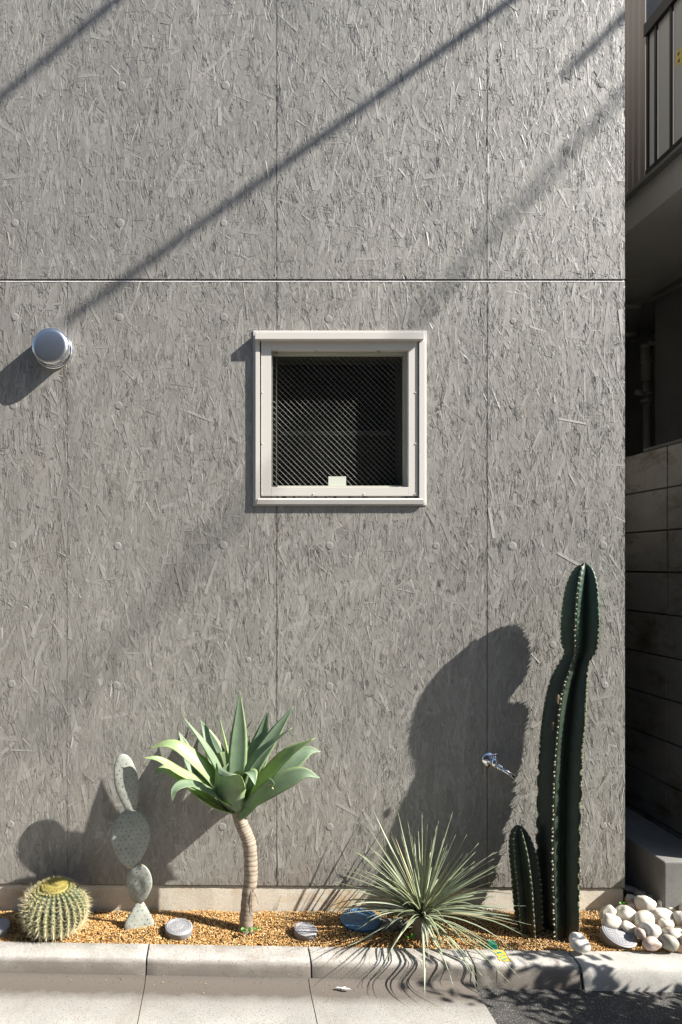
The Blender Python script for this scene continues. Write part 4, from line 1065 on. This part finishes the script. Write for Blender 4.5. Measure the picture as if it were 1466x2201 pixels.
# stone beside the blue cap
mb = MB(); c = G(845, 1995); rock(mb, Vector((c.x, c.y + .02, .004)), .075, .045, .020, .1, 0, 33, .05, .25, 30, 16)
for i_, v in enumerate(mb.v): mb.v[i_] = tuple(Vector(v) + noise.noise_vector(Vector(v) * 70) * .004)
M['lump'] = concrete('speckled_lump', (.05, .048, .045), (.25, .24, .22), 60, 1., bumpd=.004, speck=(.6, .58, .5))
tag(mb.build('rough_stone', M['lump']), 'rough speckled dark stone between blue cap and yucca', 'stone')

# ------------------------------------------------------------------ kerb marks and litter
def onkerb(px, py, up=.0012):
    # intersect with kerb profile top
    for z in np.linspace(2.5, 3.0, 1200):
        X = (px - 478) * z / F; Z_ = CZ - (py - 1215) * z / F; off = kb(X) - (z - CY)
        if off < 0 or off > .128: continue
        zz = np.interp(off, [q[0] for q in prof[1:]], [q[1] for q in prof[1:]])
        if Z_ <= zz + up: return Vector((X, z - CY, Z_))
    return Vector((X, z - CY, Z_))
def patch(name, quad, mt, n=8, up=.0016):
    mb = MB(); vs = []; fs = []
    for lift in (up, up - .0008):
        for i in range(n + 1):
            for j in range(n + 1):
                a, b = i / n, j / n
                x = (quad[0][0] * (1 - a) + quad[1][0] * a) * (1 - b) + (quad[3][0] * (1 - a) + quad[2][0] * a) * b
                y = (quad[0][1] * (1 - a) + quad[1][1] * a) * (1 - b) + (quad[3][1] * (1 - a) + quad[2][1] * a) * b
                vs.append(onkerb(x, y, lift))
    m1 = n + 1
    for i in range(n):
        for j in range(n): fs.append((i * m1 + j, (i + 1) * m1 + j, (i + 1) * m1 + j + 1, i * m1 + j + 1))
    ed = [i * m1 for i in range(m1)] + [n * m1 + j for j in range(1, m1)] + [i * m1 + n for i in range(n - 1, -1, -1)] + [j for j in range(n - 1, 0, -1)]
    N_ = m1 * m1
    for i in range(len(ed)): a_, b_ = ed[i], ed[(i + 1) % len(ed)]; fs.append((a_, b_, b_ + N_, a_ + N_))
    mb.add(vs, fs, 0, True); return mb.build(name, mt)
tag(patch('dark_patch', [(971, 2043), (998, 2042), (1005, 2056), (980, 2057)], M['tape']), 'small dark grey square patch stuck on the kerb', 'sticker')
ys_ = patch('yellow_sticker', [(1061, 2042), (1084, 2042), (1098, 2066), (1075, 2065)], M['yellow']); tag(ys_, 'worn yellow sticker with green arrow and G on the kerb', 'sticker')
def stroke(pts, w):
    mb = MB()
    for (x0, y0), (x1, y1) in zip(pts[:-1], pts[1:]):
        d = Vector((x1 - x0, y1 - y0)); n_ = Vector((-d.y, d.x)).normalized() * w / 2; d = d.normalized() * w * .3
        q = [(x0 - d.x + n_.x, y0 - d.y + n_.y), (x1 + d.x + n_.x, y1 + d.y + n_.y), (x1 + d.x - n_.x, y1 + d.y - n_.y), (x0 - d.x - n_.x, y0 - d.y - n_.y)]
        t_ = [onkerb(a, b, .0024) for a, b in q]; l_ = [onkerb(a, b, .0012) for a, b in q]
        mb.add(t_ + l_, [(0, 1, 2, 3), (0, 4, 5, 1), (1, 5, 6, 2), (2, 6, 7, 3), (3, 7, 4, 0)])
    return mb
gpts = [(1083 + 7 * math.cos(a), 2058 + 4.6 * math.sin(a)) for a in np.linspace(-.9, -5.9, 14)] + [(1090, 2059), (1084, 2059)]
stroke(gpts, 1.8).build('letter_g', M['teal'], ys_)
mb = stroke([(1066, 2050), (1074, 2045.5), (1080, 2050)], 2.2); b2 = stroke([(1069, 2047), (1077, 2047)], 3.5)
mb.add(b2.v, b2.f); mb.build('arrow_mark', M['teal'], ys_)
gm = empty('marker_block', G(1058, 2036)); tag(gm, 'small green plastic marker block in the gravel at the kerb', 'marker')
c = G(1058, 2033)
mb = MB(); mb.add([c + Vector(q) for q in [(-.021, -.012, -.02), (.019, -.012, -.02), (.019, .02, -.02), (-.021, .02, -.02), (-.017, -.010, .011), (.016, -.010, .011), (.012, .014, .016), (-.014, .014, .016)]], [(0, 3, 2, 1), (4, 5, 6, 7), (0, 1, 5, 4), (1, 2, 6, 5), (2, 3, 7, 6), (3, 0, 4, 7)])
mb.build('body', M['green'], gm, .002)
mb = MB(); mb.tube([c + Vector((.007 * math.cos(a), .007 * math.sin(a) + .002, .0145 + .0015 * math.sin(a))) for a in np.linspace(0, 4.8, 10)], .0009, 5); mb.build('raised_mark', M['teal'], gm)
c = G(740, 2126, -.056)
mb = MB()
rng2 = random.Random(3)
for (dx, dy, s_) in ((-.016, .004, .012), (-.003, -.001, .010), (.010, -.005, .012), (.0, .004, .006)):
    p = c + Vector((dx, dy, .003)); vs = [p + Vector((rng2.uniform(-1, 1) * .003 + s_ * math.cos(a), rng2.uniform(-1, 1) * .002 + s_ * .45 * math.sin(a), rng2.uniform(-.002, .004))) for a in np.linspace(0, 5.3, 6)]
    mb.add(vs + [v - Vector((0, 0, .0008)) for v in vs], [tuple(range(6)), tuple(range(11, 5, -1))] + [(i, (i + 1) % 6, (i + 1) % 6 + 6, i + 6) for i in range(6)])
tag(mb.build('paper_scrap', M['paper']), 'torn white paper scrap lying in the gutter', 'litter')

# ------------------------------------------------------------------ overhead cables (their shadows cross the wall)
def cable(p0, k0, p1, k1, r, a, b, label, sag=0.):
    W0, W1 = P(*p0), P(*p1); D = -SUN; pts = []
    A0 = W0 + D * k0; A1 = W1 + D * k1
    for i in range(13):
        u = a + (b - a) * i / 12; pts.append(A0 + (A1 - A0) * u - Vector((0, 0, sag * 4 * u * (1 - u))))
    mb = MB(); mb.tube(pts, r, 8); o = mb.build('overhead_cable', M['cable']); tag(o, label, 'cable', 'cables strung over the street')
cable((1100, 0), .9, (130, 700), 1.5, .019, -.3, 1.0, 'thick black overhead cable nearest the house')
cable((250, 0), 1.2, (0, 210), 1.35, .019, -2.4, 3.0, 'black overhead cable higher over the street', 0)
cable((1340, 200), 2.2, (880, 700), 3.1, .0165, -.6, 2.9, 'farthest black overhead cable over the street')
cable((1345, 30), 1.2, (1245, 130), 1.3, .019, -3, 1.2, 'short black service cable near the house corner')

# ------------------------------------------------------------------ unseen potted shrub, added right of the view to dapple the road
sb_ = Vector((2.16, -.86, ZR)); es = empty('added_shrub', sb_); tag(es, 'unseen leafy potted shrub added by the kerb to cast foliage shadow', 'shrub')
mb = MB(); mb.lathe([(.12, 0), (.15, .22), (.165, .28), (.165, .3), (.145, .3), (.14, .26), (.01, .25)], sb_, (0, 0, 1), 28); mb.build('pot', M['black'], es)
st_ = MB(); lf = MB(); rs = random.Random(8)
for i in range(24):
    a = rs.uniform(0, 6.28); tip = sb_ + Vector((.42 * math.cos(a) * rs.uniform(.2, 1) + .12, .34 * math.sin(a) * rs.uniform(.3, 1), rs.uniform(.5, 1.2)))
    b0 = sb_ + Vector((.03 * math.cos(a), .03 * math.sin(a), .25)); mid = (b0 + tip) / 2 + Vector((0, 0, .05))
    pts = spline([b0, mid, tip], 10); st_.tube(pts, [.006 * (1 - .07 * q) for q in range(11)], 5)
    for q in range(42):
        p = pts[rs.randint(3, 10)] + Vector((rs.uniform(-.06, .06), rs.uniform(-.06, .06), rs.uniform(-.05, .05))); d = Vector((rs.uniform(-1, 1), rs.uniform(-1, 1), rs.uniform(-.6, .8))).normalized()
        leaf(lf, [p, p + d * .025, p + d * .05], .022, (rs.uniform(-1, 1), rs.uniform(-1, 1), 1), lambda u: math.sin(min(1, u * .92 + .08) * math.pi) ** .7 if u < 1 else 0, .0006, .1, 4, 3)
st_.build('stem', M['scar'], es); tag(lf.build('foliage', M['weed'], es), kind='stuff')

# ------------------------------------------------------------------ unseen house behind the camera, added to darken sky fill and reflections
oh = empty('added_street_house', (-2, -11, ZR)); tag(oh, 'unseen brown-grey house across the street, added to darken the sky fill', 'house')
mb = MB(); mb.box(-16, 8, -18, -8.5, ZR - .1, 6.4); mb.build('wall', M['far'], oh)
mb = MB(); mb.add([(-16.4, -8.1, 6.402), (8.4, -8.1, 6.402), (8.4, -18.4, 6.402), (-16.4, -18.4, 6.402), (-13, -13.2, 8.6), (5, -13.2, 8.6)], [(0, 1, 5, 4), (1, 2, 5), (2, 3, 4, 5), (3, 0, 4), (3, 2, 1, 0)]); mb.build('roof', M['pipedark'], oh)
for zz in (.9, 3.7):
    for xx in (-13, -9.5, -6, -2.5, 1, 4.5):
        mb = MB(); mb.box(xx, xx + 1.7, -8.51, -8.46, zz, zz + 1.2); wd2 = mb.build('window', M['rail'], oh)
        mb = MB(); mb.box(xx - .05, xx + 1.75, -8.5, -8.44, zz - .07, zz - .002); mb.build('sill', M['white'], wd2)
